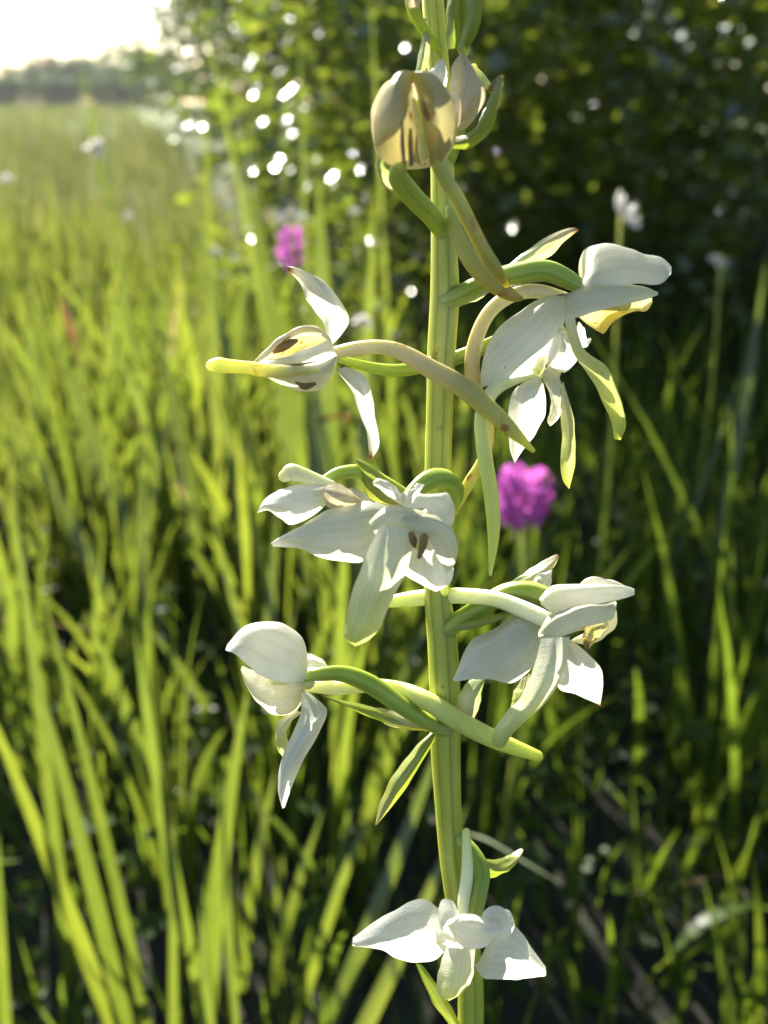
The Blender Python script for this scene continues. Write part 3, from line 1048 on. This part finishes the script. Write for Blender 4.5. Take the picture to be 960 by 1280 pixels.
def clover(label, px, py, y, r, n=26, group='small white flower heads in the field'):
    c = at_y(px, py, y)
    gz = float(gheight(c[0], y))
    t = thing('white_clover', label, 'flower', (float(c[0]), y, gz), group)
    stalk(t, c, np.array([c[0] + .02, y, gz - .003]), 0.0012)
    d = rng.normal(size=(n, 3))
    d /= np.linalg.norm(d, axis=1)[:, None]
    d[:, 2] = np.abs(d[:, 2]) * 1.0 - 0.2
    v, f, tt = leaves(c + d * r * 0.5, np.full(n, r * 0.9), 0.1)
    fast_obj('florets', v, f, M['daisy'], tt, t)


clover('fluffy white flower head standing above the sunny field', 120, 188, 0.85, 0.010)
for px, py, y, r in ((160, 270, 0.9, .005), (268, 316, 0.8, .005), (10, 225, 0.9, .006), (300, 45, 1.0, .005), (452, 404, 0.5, .005), (444, 266, 0.7, .004)):
    clover('tiny round white flower head on a thin stalk in the grass', px, py, y, r)
daisy('flat white flower seen edge on among the broad leaf blades', 362, 271, 0.62, 0.011, 0.1, 9, 0.1, name='white_flower')

# ------------------------------------------------------------------ the white orchid
def sd(y):
    return -9 + 18 * y / 1280.0


base_pt = np.array([0.016, 0.080, 0.0])
base_pt[2] = float(gheight(base_pt[0], base_pt[1])) - 0.004
ORCHID = thing('white_orchid', 'tall white butterfly orchid with greenish stem and long spurs, flowers partly withered', 'orchid',
               (float(base_pt[0]), float(base_pt[1]), float(base_pt[2])))
stem_px = [(537, -60, 12), (541, 0, 13), (547, 70, 13), (551, 130, 13.5), (553, 215, 14), (555, 300, 15.5), (556, 370, 17.5), (552, 440, 17),
           (550, 500, 16), (548, 570, 16), (547, 660, 16), (547, 740, 16), (553, 800, 18), (557, 880, 18.5), (557, 930, 18), (560, 1000, 16),
           (565, 1070, 15), (574, 1130, 15.5), (586, 1200, 15.5), (589, 1260, 15.5), (588, 1330, 16)]
sp_ = spline(np.array([(a, b, sd(b), r) for a, b, r in stem_px]), 110)
SP = np.array([W(*q[:3]) for q in sp_])
SR = sp_[:, 3] / FPX * (DF + sp_[:, 2] * 1e-3)
low = spline(np.array([SP[-1], SP[-1] + (SP[-1] - SP[-4]) * 6, (base_pt + SP[-1]) / 2 + np.array([0, 0, -.05]), base_pt]), 24)[2:]
SP = np.vstack([SP, low])
SR = np.concatenate([SR, np.linspace(SR[-1], 0.0024, len(low))])
v, f, uv = tube_v(SP[::-1], SR[::-1], 28, 7, 0.07, 0.6)
link_mesh('stem', v, f, M['stem'], ORCHID, uv)
# basal leaves hold the stem on the ground
for k, (a, l) in enumerate(((0.4, 0.11), (2.6, 0.12))):
    tp = base_pt + np.array([math.cos(a) * l, math.sin(a) * l * 0.6, 0.05])
    one_blade('basal_leaf', base_pt, tp, 0.035, M['blade'], ORCHID, bend=(0, 0, 0.03), face=a + math.pi / 2, fold=0.2, prof=0.6)


def flower(pts, radii, d, tipd=0.0, mat='column'):
    """the part that carries one flower: its column"""
    o = tube('flower', pts, radii, M[mat], ORCHID, d, tipd, n=14, seg=10)
    sub_root(o, ORCHID)
    return o


def bract(A, B, d, tipd=0.0, mat='bract', bulge=1.0):
    return patch('bract', A, B, M[mat], ORCHID, d, tipd, bulge)


# ---- withered bud facing the viewer at the top (pod)
F = flower([(545, 205), (530, 165), (520, 130)], [7, 8, 6], -17, -4)
D0 = -21
patch('petal', [(514, 97), (490, 103), (472, 130), (467, 165), (474, 195), (490, 207)], [(514, 97), (516, 112), (517, 135), (520, 160), (524, 185), (527, 207)], M['pod'], F, D0, 0, 4.0, ripple=0.3)
patch('petal', [(514, 97), (540, 100), (560, 118), (568, 145), (566, 175), (552, 204)], [(514, 97), (520, 112), (524, 135), (529, 160), (535, 185), (538, 207)], M['pod'], F, D0 - 0.5, 0, 3.5, ripple=0.3)
patch('sepal', [(510, 96), (480, 104), (464, 140), (468, 185), (480, 206)], [(520, 96), (552, 102), (571, 140), (568, 180), (556, 203)], M['tan'], F, D0 + 5, 0, -5.0)
tube('pollinia', [(517, 125), (521, 145), (526, 170), (531, 196)], [3, 4, 4.5, 4], M['column'], F, D0 - 1.0)
tube('pollinia', [(503, 150), (503, 178), (505, 203)], [1.5, 3, 2.5], M['pollinia'], F, D0 - 4.0)
tube('pollinia', [(513, 162), (513, 182), (514, 205)], [2, 3.5, 3], M['pollinia'], F, D0 - 2.6)
tube('pollinia', [(529, 126), (531, 138), (534, 150)], [1.5, 3, 1.5], M['pollinia'], F, D0 - 3.0)
patch('lip', [(474, 185), (472, 205), (480, 222), (492, 235)], [(486, 205), (490, 215), (498, 228), (500, 240)], M['bract_pale'], F, -18, 6, 1.0)
tube('ovary', [(500, 206), (498, 222), (515, 245), (538, 268), (552, 290)], [9, 12, 13, 12, 9], M['ovary'], F, -20, 14, ridges=5, depth=0.08, twist=4)
tube('spur', [(545, 202), (556, 222), (575, 255), (600, 305), (622, 340), (633, 357)], [8, 9, 9.5, 9, 8, 3], M['spur_brown'], F, -19, 6)

# ---- second withered flower at the top right
F = flower([(575, 150), (588, 110), (592, 85)], [7, 7, 5], -9, -1)
patch('petal', [(578, 67), (566, 80), (562, 110), (562, 140), (570, 162)], [(578, 67), (590, 82), (604, 108), (606, 128), (585, 158), (572, 163)], M['tan'], F, -12, 0, 2.5)
patch('sepal', [(600, 160), (614, 148), (621, 128), (617, 120)], [(597, 160), (600, 146), (610, 130), (617, 120)], M['white'], F, -10, 0, 1.0)
patch('sepal', [(562, 174), (585, 166), (602, 148), (612, 122), (622, 97)], [(562, 186), (590, 185), (612, 165), (622, 135), (630, 102)], M['bract'], F, -13, -3, 1.5)
tube('lip', [(586, 84), (597, 92), (607, 104), (614, 112)], [4, 5, 5, 4], M['column'], F, -12)
tube('pollinia', [(612, 112), (619, 105), (627, 97)], [3.5, 4.5, 3], M['pollinia'], F, -16)
tube('ovary', [(572, 160), (566, 178), (558, 205)], [10, 11, 9], M['ovary'], F, -9, 3, ridges=5, depth=0.08, twist=3)
tube('spur', [(563, 262), (570, 290), (588, 325), (612, 352), (640, 369), (650, 373)], [7, 9, 11, 11, 8, 4], M['spur_brown'], F, -8, -1)
# buds above
F = flower([(580, 62), (578, 30), (582, -20)], [8, 13, 15], -11, -2, 'ovary')
patch('sepal', [(560, 62), (557, 30), (562, -30)], [(578, 66), (572, 30), (575, -30)], M['bract'], F, -14, 0, 1.5)
patch('sepal', [(572, 62), (576, 30), (580, -30)], [(585, 62), (600, 30), (606, -30)], M['bract'], F, -15, 0, 2.0)
patch('bract', [(518, 95), (522, 75), (527, 50), (528, 25)], [(528, 97), (536, 75), (538, 50), (534, 25)], M['bract_pale'], ORCHID, -11, 0, 1.0)
patch('bract', [(534, 108), (537, 92), (548, 76)], [(557, 112), (559, 95), (556, 78)], M['white'], ORCHID, -13, 0, 1.5)
F = flower([(548, 60), (520, 20), (514, -20)], [6, 8, 11], -10, -5, 'ovary')
patch('petal', [(512, 12), (506, -5), (510, -30)], [(522, 12), (530, -5), (528, -30)], M['tan'], F, -16, 0, 1.5)

# ---- upper right flower
F = flower([(702, 378), (740, 376), (780, 380)], [11, 12, 9], -5.5, 0)
patch('sepal', [(727, 356), (723, 336), (728, 318), (742, 312), (765, 312), (785, 320), (801, 328), (824, 329), (839, 341)],
      [(727, 358), (745, 357), (775, 357), (800, 356), (825, 353), (839, 341)], M['white'], F, -5, 0, 2.2, da=4, db=-3)
patch('petal', [(705, 378), (718, 363), (760, 354), (800, 359), (822, 369)],
      [(705, 380), (709, 396), (735, 395), (770, 384), (800, 377), (822, 369)], M['hood'], F, -8, 0, 1.3, da=2)
patch('petal', [(722, 388), (745, 386), (775, 376), (816, 372)],
      [(722, 394), (733, 405), (749, 418), (757, 415), (768, 401), (793, 389), (808, 389), (817, 376)], M['inner'], F, -4, 0, -2.0, ripple=.4)
patch('sepal', [(710, 366), (675, 372), (647, 390), (620, 413), (606, 443), (602, 470), (604, 484)],
      [(710, 388), (703, 412), (690, 440), (665, 466), (640, 472), (618, 479), (604, 484)], M['white_spot'], F, -6.5, 3, 2.0, da=1.5, db=-2)
patch('lip', [(706, 394), (709, 420), (719, 446), (738, 472), (752, 500), (764, 525), (768, 549)],
      [(718, 394), (725, 425), (732, 441), (757, 458), (770, 485), (779, 512), (783, 532), (776, 550)], M['lip_green'], F, -10, 1, 2.2)
patch('sepal', [(722, 402), (716, 420), (722, 436), (737, 424)], [(724, 402), (730, 412), (730, 424), (738, 422)], M['white'], F, -3, 2, 1.0)
tube('ovary', [(560, 374), (580, 366), (605, 354), (640, 344), (680, 338), (708, 348), (728, 360)], [13, 12, 11, 13, 13, 12, 9], M['ovary'], F, -4.5, -1.5, ridges=5, depth=0.09, twist=5)
tube('spur', [(708, 374), (672, 364), (640, 369), (612, 390), (595, 425), (590, 462), (597, 496), (610, 532), (605, 572), (585, 606), (567, 641)],
     [8, 9, 9, 9, 9.5, 10, 9, 8, 7.5, 7.5, 5], M['spur_tan'], F, -4.5, 3, n=50)
bract([(600, 362), (632, 334), (660, 312), (690, 293), (715, 284), (723, 288)], [(600, 366), (640, 340), (665, 328), (687, 322), (702, 305), (723, 288)], -1.5, 1, 'bract_pale', 1.2)
bract([(572, 378), (600, 366), (625, 356)], [(574, 384), (602, 372), (625, 358)], -4, -1, 'bract_pale', 0.6)

# ---- second right flower hanging below it
F = flower([(706, 440), (694, 462), (690, 482)], [8, 9, 6], -3, -1)
patch('sepal', [(666, 470), (645, 485), (637, 503), (635, 530), (637, 560), (643, 579)],
      [(668, 470), (678, 476), (682, 500), (681, 520), (668, 543), (655, 560), (643, 579)], M['white'], F, -5, 1, 1.6)
patch('petal', [(675, 468), (686, 490), (688, 512), (684, 526), (688, 533)], [(690, 455), (703, 480), (706, 505), (700, 521), (688, 533)], M['hood'], F, -5, 0, 1.2)
patch('lip', [(697, 490), (701, 520), (702, 550), (700, 575), (702, 598), (711, 611)],
      [(704, 476), (714, 510), (719, 540), (719, 570), (715, 597), (711, 611)], M['lip_green'], F, -5.5, 0, 1.6)
patch('petal', [(696, 414), (687, 440), (690, 460), (706, 466)], [(697, 412), (715, 418), (723, 440), (718, 456), (706, 466)], M['white_spot'], F, -6, 0, 1.5)
patch('petal', [(699, 410), (688, 432), (683, 460)], [(701, 410), (700, 436), (684, 461)], M['white'], F, -8, 0, 0.9)
patch('sepal', [(672, 446), (664, 460), (672, 470)], [(684, 440), (682, 458), (674, 470)], M['lip'], F, -7, 0, 0.8)
tube('ovary', [(708, 432), (690, 410), (640, 420), (590, 440), (556, 452)], [7, 9, 9, 9, 8], M['ovary'], F, -1.5, 0, ridges=5, depth=0.08, twist=5)
tube('spur', [(690, 466), (665, 467), (640, 474), (618, 487), (606, 508), (602, 530), (606, 570), (614, 620), (617, 665), (613, 718)],
     [6, 8, 9, 10, 10.5, 11, 11.5, 11.5, 9.5, 2.5], M['spur_green'], F, -4.5, -4, n=50, flat=0.8)

# ---- withered flower on the left
F = flower([(418, 446), (392, 450), (365, 455)], [9, 14, 10], -8, 0)
patch('sepal', [(409, 430), (405, 405), (386, 380), (376, 354), (360, 338)],
      [(416, 430), (427, 420), (436, 404), (431, 385), (412, 358), (386, 343), (360, 336)], M['white_tip'], F, -9, 2, 2.0, ripple=.35)
patch('sepal', [(420, 462), (440, 490), (451, 520), (459, 545), (462, 572)],
      [(432, 458), (456, 470), (466, 500), (471, 530), (474, 556), (466, 574)], M['white_tip'], F, -8, 2, 1.6, ripple=.35)
patch('petal', [(314, 456), (330, 438), (352, 420), (378, 407), (400, 410), (414, 424)],
      [(314, 459), (336, 448), (354, 432), (378, 420), (398, 421), (414, 430)], M['withered'], F, -11, 0, 1.2, ripple=.3)
patch('petal', [(330, 448), (352, 428), (378, 416), (404, 420)], [(332, 452), (360, 450), (388, 442), (408, 432)], M['inner'], F, -9, 0, -1.5)
patch('petal', [(320, 455), (358, 444), (388, 434), (414, 424)], [(320, 462), (360, 461), (396, 458), (421, 448)], M['white_spot'], F, -12.5, 1, 1.4, ripple=.3)
patch('petal', [(322, 461), (360, 456), (395, 454), (421, 444)], [(322, 465), (350, 480), (374, 490), (398, 487), (414, 472), (421, 450)], M['hood'], F, -12, 1, 3.0, ripple=.3)
tube('lip', [(398, 463), (370, 464), (340, 464), (312, 460), (288, 458), (275, 457), (266, 457)], [3, 7, 9, 8.5, 9, 10.5, 8], M['beak'], F, -14.5, 0, flat=0.7)
tube('pollinia', [(343, 440), (350, 435), (360, 430), (370, 426)], [2.5, 6, 6, 3], M['pollinia'], F, -11.5)
tube('pollinia', [(345, 457), (370, 456), (394, 452)], [1, 1.8, 1], M['pollinia'], F, -14.2)
tube('pollinia', [(370, 478), (381, 483), (393, 480)], [1.5, 4.5, 2.5], M['pollinia'], F, -14.6)
tube('ovary', [(418, 446), (450, 456), (490, 463), (525, 459), (550, 448)], [5, 6, 7.5, 8, 8], M['ovary'], F, -7, 4, ridges=5, depth=0.08, twist=4)
tube('spur', [(412, 442), (445, 436), (478, 434), (505, 442), (540, 462), (575, 482), (610, 510), (640, 538), (666, 563)],
     [7, 9, 9, 10.5, 12, 13, 12, 9, 3], M['spur_tan'], F, -9, 1, n=46)

# ---- flower and its neighbour in the centre, in front of the stem
F = flower([(440, 622), (420, 615), (400, 612)], [6, 8, 7], -6, -1)
tube('petal', [(414, 606), (396, 600), (376, 593), (364, 591), (356, 595)], [6, 8, 10, 11.5, 8], M['knob'], F, -7, 0)
patch('sepal', [(412, 606), (380, 605), (350, 612), (330, 625), (322, 641)], [(412, 628), (385, 648), (366, 656), (350, 648), (335, 638), (322, 641)], M['white'], F, -8, 0, 2.2)
patch('petal', [(404, 608), (422, 604), (438, 613), (452, 626)], [(404, 618), (410, 634), (430, 634), (452, 630)], M['tan'], F, -9.5, 2, 2.0)
patch('sepal', [(425, 612), (445, 611), (462, 622)], [(425, 626), (445, 632), (462, 628)], M['white'], F, -6, 0, 1.0)
tube('ovary', [(400, 604), (425, 592), (455, 591), (480, 604), (510, 622), (545, 640)], [6, 8.5, 9, 9, 9, 9], M['ovary'], F, -6, 4, ridges=5, depth=0.08, twist=5)
bract([(443, 572), (455, 576), (475, 590), (492, 607), (505, 628)], [(443, 574), (449, 590), (455, 607), (464, 624), (490, 632)], -5, 1, 'bract', 1.2)

F = flower([(540, 640), (525, 660), (524, 680)], [9, 11, 8], -8, -4)
patch('sepal', [(486, 632), (460, 626), (430, 632), (400, 645), (368, 664), (341, 681)],
      [(478, 672), (463, 693), (450, 703), (425, 703), (400, 698), (378, 687), (358, 684), (341, 683)], M['white'], F, -11, 1, 2.2, da=2)
patch('sepal', [(528, 664), (510, 680), (502, 700), (505, 718), (525, 730), (543, 735)], [(545, 660), (560, 684), (567, 708), (564, 726), (554, 735), (544, 737)], M['white_spot'], F, -9.5, 2, 1.8)
patch('sepal', [(490, 620), (515, 624), (540, 630), (557, 624), (567, 637), (566, 653)], [(492, 626), (510, 636), (535, 640), (546, 650), (556, 661), (563, 659)], M['white'], F, -13, 1, 1.6, da=3)
patch('petal', [(466, 602), (473, 598), (486, 602), (498, 613), (510, 628)], [(467, 606), (477, 613), (487, 621), (497, 628), (510, 632)], M['white'], F, -12, 0, 1.0)
patch('petal', [(460, 654), (478, 637), (505, 634), (532, 642), (552, 652)], [(464, 662), (490, 665), (508, 672), (524, 676), (552, 664)], M['hood'], F, -14.5, 0, 1.6, da=2)
patch('petal', [(500, 646), (528, 646), (548, 660), (562, 686), (563, 712)], [(500, 650), (518, 668), (536, 676), (548, 694), (558, 716)], M['hood'], F, -15.5, 2, 2.0, da=2)
tube('pollinia', [(530, 672), (528, 684), (524, 696)], [6, 5, 3], M['pollinia'], F, -17)
tube('pollinia', [(514, 668), (517, 676), (518, 682)], [4, 5, 3], M['pollinia'], F, -15.5)
patch('lip', [(476, 656), (459, 690), (447, 720), (436, 755), (430, 785), (432, 800), (442, 806)],
      [(518, 664), (511, 705), (501, 730), (488, 755), (474, 785), (461, 800), (446, 807)], M['lip'], F, -15, -1, 2.2)
tube('ovary', [(546, 650), (562, 632), (569, 616), (560, 601), (540, 599), (522, 610), (508, 626)], [8, 10, 11, 12, 12, 11, 8], M['ovary'], F, -3, -8, ridges=5, depth=0.09, twist=4)
patch('petal', [(507, 628), (510, 616), (522, 604)], [(514, 630), (522, 618), (530, 606)], M['white'], F, -14, 0, 0.6)
tube('spur', [(530, 664), (548, 690), (556, 740)], [7, 7, 5], M['spur_white'], F, -8, 2)

# ---- right flower
F = flower([(690, 782), (720, 776), (745, 776)], [12, 13, 9], -3, 0)
patch('sepal', [(674, 752), (690, 738), (725, 740), (760, 742), (793, 742)], [(676, 756), (695, 768), (730, 764), (765, 753), (793, 743)], M['white'], F, -6, 0, 2.0, da=3)
patch('petal', [(720, 742), (726, 730), (738, 724), (755, 728), (775, 735), (793, 742)], [(720, 746), (735, 746), (750, 745), (765, 744), (780, 743), (793, 743)], M['white'], F, -2, -2, 1.2, da=2)
patch('petal', [(673, 792), (684, 772), (705, 762), (740, 757), (770, 753)], [(674, 798), (690, 800), (712, 792), (740, 780), (765, 772), (771, 756)], M['hood'], F, -7.5, 0, 1.3, da=2)
patch('petal', [(715, 800), (730, 790), (750, 776), (770, 760)], [(715, 802), (730, 806), (742, 803), (757, 795), (770, 783), (771, 764)], M['hood'], F, -3, 0, -1.8)
patch('petal', [(728, 796), (734, 782), (750, 776), (760, 778)], [(730, 806), (736, 812), (744, 800), (760, 786)], M['inner'], F, -5, 0, 1.0)
tube('pollinia', [(731, 800), (733, 806), (734, 811)], [2.5, 3.5, 2.5], M['pollinia'], F, -6)
patch('sepal', [(676, 766), (645, 767), (620, 785), (592, 800), (578, 825), (569, 850)], [(678, 806), (668, 830), (650, 848), (634, 854), (612, 850), (590, 850), (569, 852)], M['white'], F, -4, 2, 2.2, da=2, db=-1)
patch('sepal', [(700, 798), (700, 830), (698, 860), (720, 868), (749, 881)], [(706, 796), (730, 812), (748, 832), (754, 855), (749, 881)], M['white_tip'], F, -3.5, 1, 1.8)
patch('lip', [(676, 798), (668, 830), (655, 862), (634, 888), (618, 912), (615, 930), (622, 934)], [(712, 796), (708, 830), (693, 862), (668, 892), (642, 916), (632, 932), (624, 935)], M['lip'], F, -8, -2, 2.4)
patch('petal', [(652, 848), (642, 868), (638, 886)], [(662, 842), (660, 862), (646, 882)], M['lip_green'], F, -4, 0, 0.8)
patch('petal', [(608, 844), (590, 848), (574, 868), (570, 892), (580, 905)], [(606, 850), (602, 866), (598, 888), (590, 902), (582, 906)], M['bract_pale'], F, 1, 1, 1.5)
tube('ovary', [(556, 786), (578, 774), (605, 758), (635, 742), (662, 740), (690, 752), (700, 768)], [13, 12, 12, 13, 13, 12, 10], M['ovary'], F, 1.5, -4, ridges=5, depth=0.09, twist=6)
tube('spur', [(690, 778), (655, 762), (620, 749), (585, 745), (555, 745), (520, 748), (480, 753)], [11, 11, 10, 10, 10, 10, 7], M['spur_white'], F, -5, 10, n=46)
bract([(620, 740), (645, 722), (672, 706), (694, 693), (698, 696)], [(622, 744), (650, 735), (672, 726), (690, 712), (698, 696)], 1, 2, 'bract_pale', 1.2)
patch('sepal', [(660, 735), (672, 718), (689, 712)], [(676, 742), (688, 738), (690, 714)], M['white'], F, 0, 1, 0.6)
bract([(562, 786), (590, 776), (620, 768), (645, 764)], [(562, 790), (590, 786), (615, 780), (645, 765)], -2, 0, 'bract', 1.0)

# ---- left drooping flower
F = flower([(384, 852), (362, 850), (345, 852)], [10, 14, 10], -1, -1)
patch('sepal', [(384, 846), (383, 815), (372, 796), (345, 786), (305, 789), (282, 812)], [(380, 852), (362, 854), (335, 848), (312, 832), (295, 820), (282, 814)], M['white'], F, -4, 0, 3.0, db=-3, da=3)
patch('petal', [(365, 832), (380, 816), (400, 822), (412, 836)], [(366, 838), (385, 842), (400, 842), (412, 838)], M['white'], F, 1, 1, 1.2)
patch('petal', [(380, 848), (350, 846), (320, 838), (303, 832)], [(382, 862), (372, 886), (352, 892), (330, 876), (314, 855), (303, 833)], M['hood'], F, -2, 0, 3.2, db=1)
patch('petal', [(380, 858), (360, 860), (330, 852)], [(384, 866), (372, 880), (346, 882), (328, 860)], M['inner'], F, 1, 0, 1.0)
patch('sepal', [(376, 866), (376, 890), (366, 915), (350, 955), (347, 985), (353, 1010)], [(384, 864), (404, 880), (409, 892), (396, 920), (376, 958), (364, 985), (356, 1009)], M['white'], F, -4, -2, 1.8)
patch('lip', [(372, 888), (352, 898), (344, 915), (346, 935), (354, 946)], [(378, 890), (364, 902), (358, 918), (360, 935), (355, 946)], M['lip'], F, -2, 0, 1.2)
tube('ovary', [(376, 848), (400, 842), (430, 842), (462, 855), (495, 878), (525, 898), (556, 912)], [5, 8, 10, 11.5, 11, 10, 9], M['ovary'], F, -2.5, 5, ridges=5, depth=0.09, twist=5)
tube('spur', [(380, 858, 1), (420, 860, 1), (460, 857, 2.5), (500, 862, 3), (535, 877, 1.2), (575, 902, -0.2), (620, 925, -1.5), (672, 945, -2.5)], [6, 9, 9, 10, 12, 12.5, 11.5, 7], M['spur_green'], F, 0, 0, n=46)
bract([(400, 868), (430, 876), (465, 884), (500, 898), (545, 910)], [(400, 869), (430, 882), (465, 898), (500, 910), (545, 914)], 1, 2, 'bract', 0.8)
bract([(455, 884), (490, 888), (540, 906)], [(455, 886), (490, 908), (540, 914)], 2, 1, 'bract_pale', 0.8)
bract([(538, 916), (515, 938), (490, 972), (474, 1005), (469, 1031)], [(546, 920), (532, 945), (512, 978), (490, 1008), (471, 1031)], 3, -4, 'bract', 1.4)

# ---- lowest flower
F = flower([(588, 1150), (586, 1170), (580, 1190)], [12, 13, 9], 2, -2)
patch('sepal', [(560, 1150), (550, 1138), (530, 1125), (505, 1130), (475, 1147), (441, 1172)], [(560, 1184), (545, 1200), (525, 1204), (500, 1200), (475, 1186), (441, 1182)], M['white_spot'], F, 0, 0, 2.0)
patch('sepal', [(604, 1190), (620, 1160), (642, 1156), (660, 1178), (682, 1208)], [(592, 1206), (605, 1222), (630, 1226), (655, 1222), (681, 1220)], M['white'], F, 0.5, 0, 1.8)
patch('petal', [(550, 1160), (547, 1140), (553, 1125), (566, 1126), (578, 1150)], [(552, 1162), (562, 1168), (570, 1170), (576, 1168), (580, 1156)], M['white'], F, -3, 0, 1.4)
patch('sepal', [(560, 1152), (580, 1142), (605, 1148), (628, 1156)], [(560, 1160), (575, 1180), (595, 1188), (612, 1180), (628, 1160)], M['white'], F, -4.5, -1, 1.6, da=2)
patch('petal', [(600, 1150), (605, 1138), (620, 1131), (636, 1138), (643, 1152)], [(602, 1156), (614, 1164), (625, 1174), (636, 1172), (643, 1155)], M['white'], F, -2.5, 0, 1.6)
patch('petal', [(545, 1165), (556, 1160), (572, 1172), (580, 1186)], [(545, 1180), (556, 1192), (568, 1194), (580, 1190)], M['white'], F, -2, 0, 0.8)
patch('lip', [(558, 1184), (550, 1205), (546, 1228), (548, 1244), (560, 1250)], [(594, 1186), (592, 1208), (588, 1228), (576, 1243), (562, 1250)], M['lip'], F, -4, -2, 2.0)
tube('ovary', [(574, 1046), (592, 1068), (601, 1090), (598, 1115), (590, 1150)], [8, 10, 12, 12, 11], M['ovary'], F, 5, -4, ridges=5, depth=0.09, twist=4)
tube('spur', [(584, 1160), (580, 1130), (584, 1090), (583, 1040)], [7, 8, 7.5, 5], M['spur_white'], F, 1, 1)
bract([(596, 1072), (615, 1074), (635, 1070), (652, 1061)], [(600, 1098), (618, 1096), (636, 1084), (652, 1063)], 4, 2, 'bract', 1.2)
bract([(518, 1200), (528, 1225), (545, 1258), (570, 1290), (588, 1320)], [(526, 1205), (542, 1225), (560, 1252), (578, 1285), (592, 1316)], 8, 1, 'bract', 1.4)

# ------------------------------------------------------------------ light evening haze over the field
hm, hnt, hout = new_mat('thin summer haze')
pv = hnt.nodes.new('ShaderNodeVolumePrincipled')
pv.inputs['Color'].default_value = (0.92, 0.95, 1.0, 1)
pv.inputs['Density'].default_value = 0.0004
pv.inputs['Anisotropy'].default_value = 0.45
hnt.links.new(pv.outputs[0], hout.inputs['Volume'])
a, z0, z1 = 420.0, -1.1, 9.0
hv = [(x, y, z) for x in (-a, a) for y in (-a, a) for z in (z0, z1)]
hf = [(0, 1, 3, 2), (4, 6, 7, 5), (0, 4, 5, 1), (2, 3, 7, 6), (0, 2, 6, 4), (1, 5, 7, 3)]
hz = link_mesh('haze', hv, hf, hm, smooth=False)
hz['kind'] = 'stuff'
hz['label'] = 'thin pale haze lying over the whole meadow'
hz['category'] = 'haze'
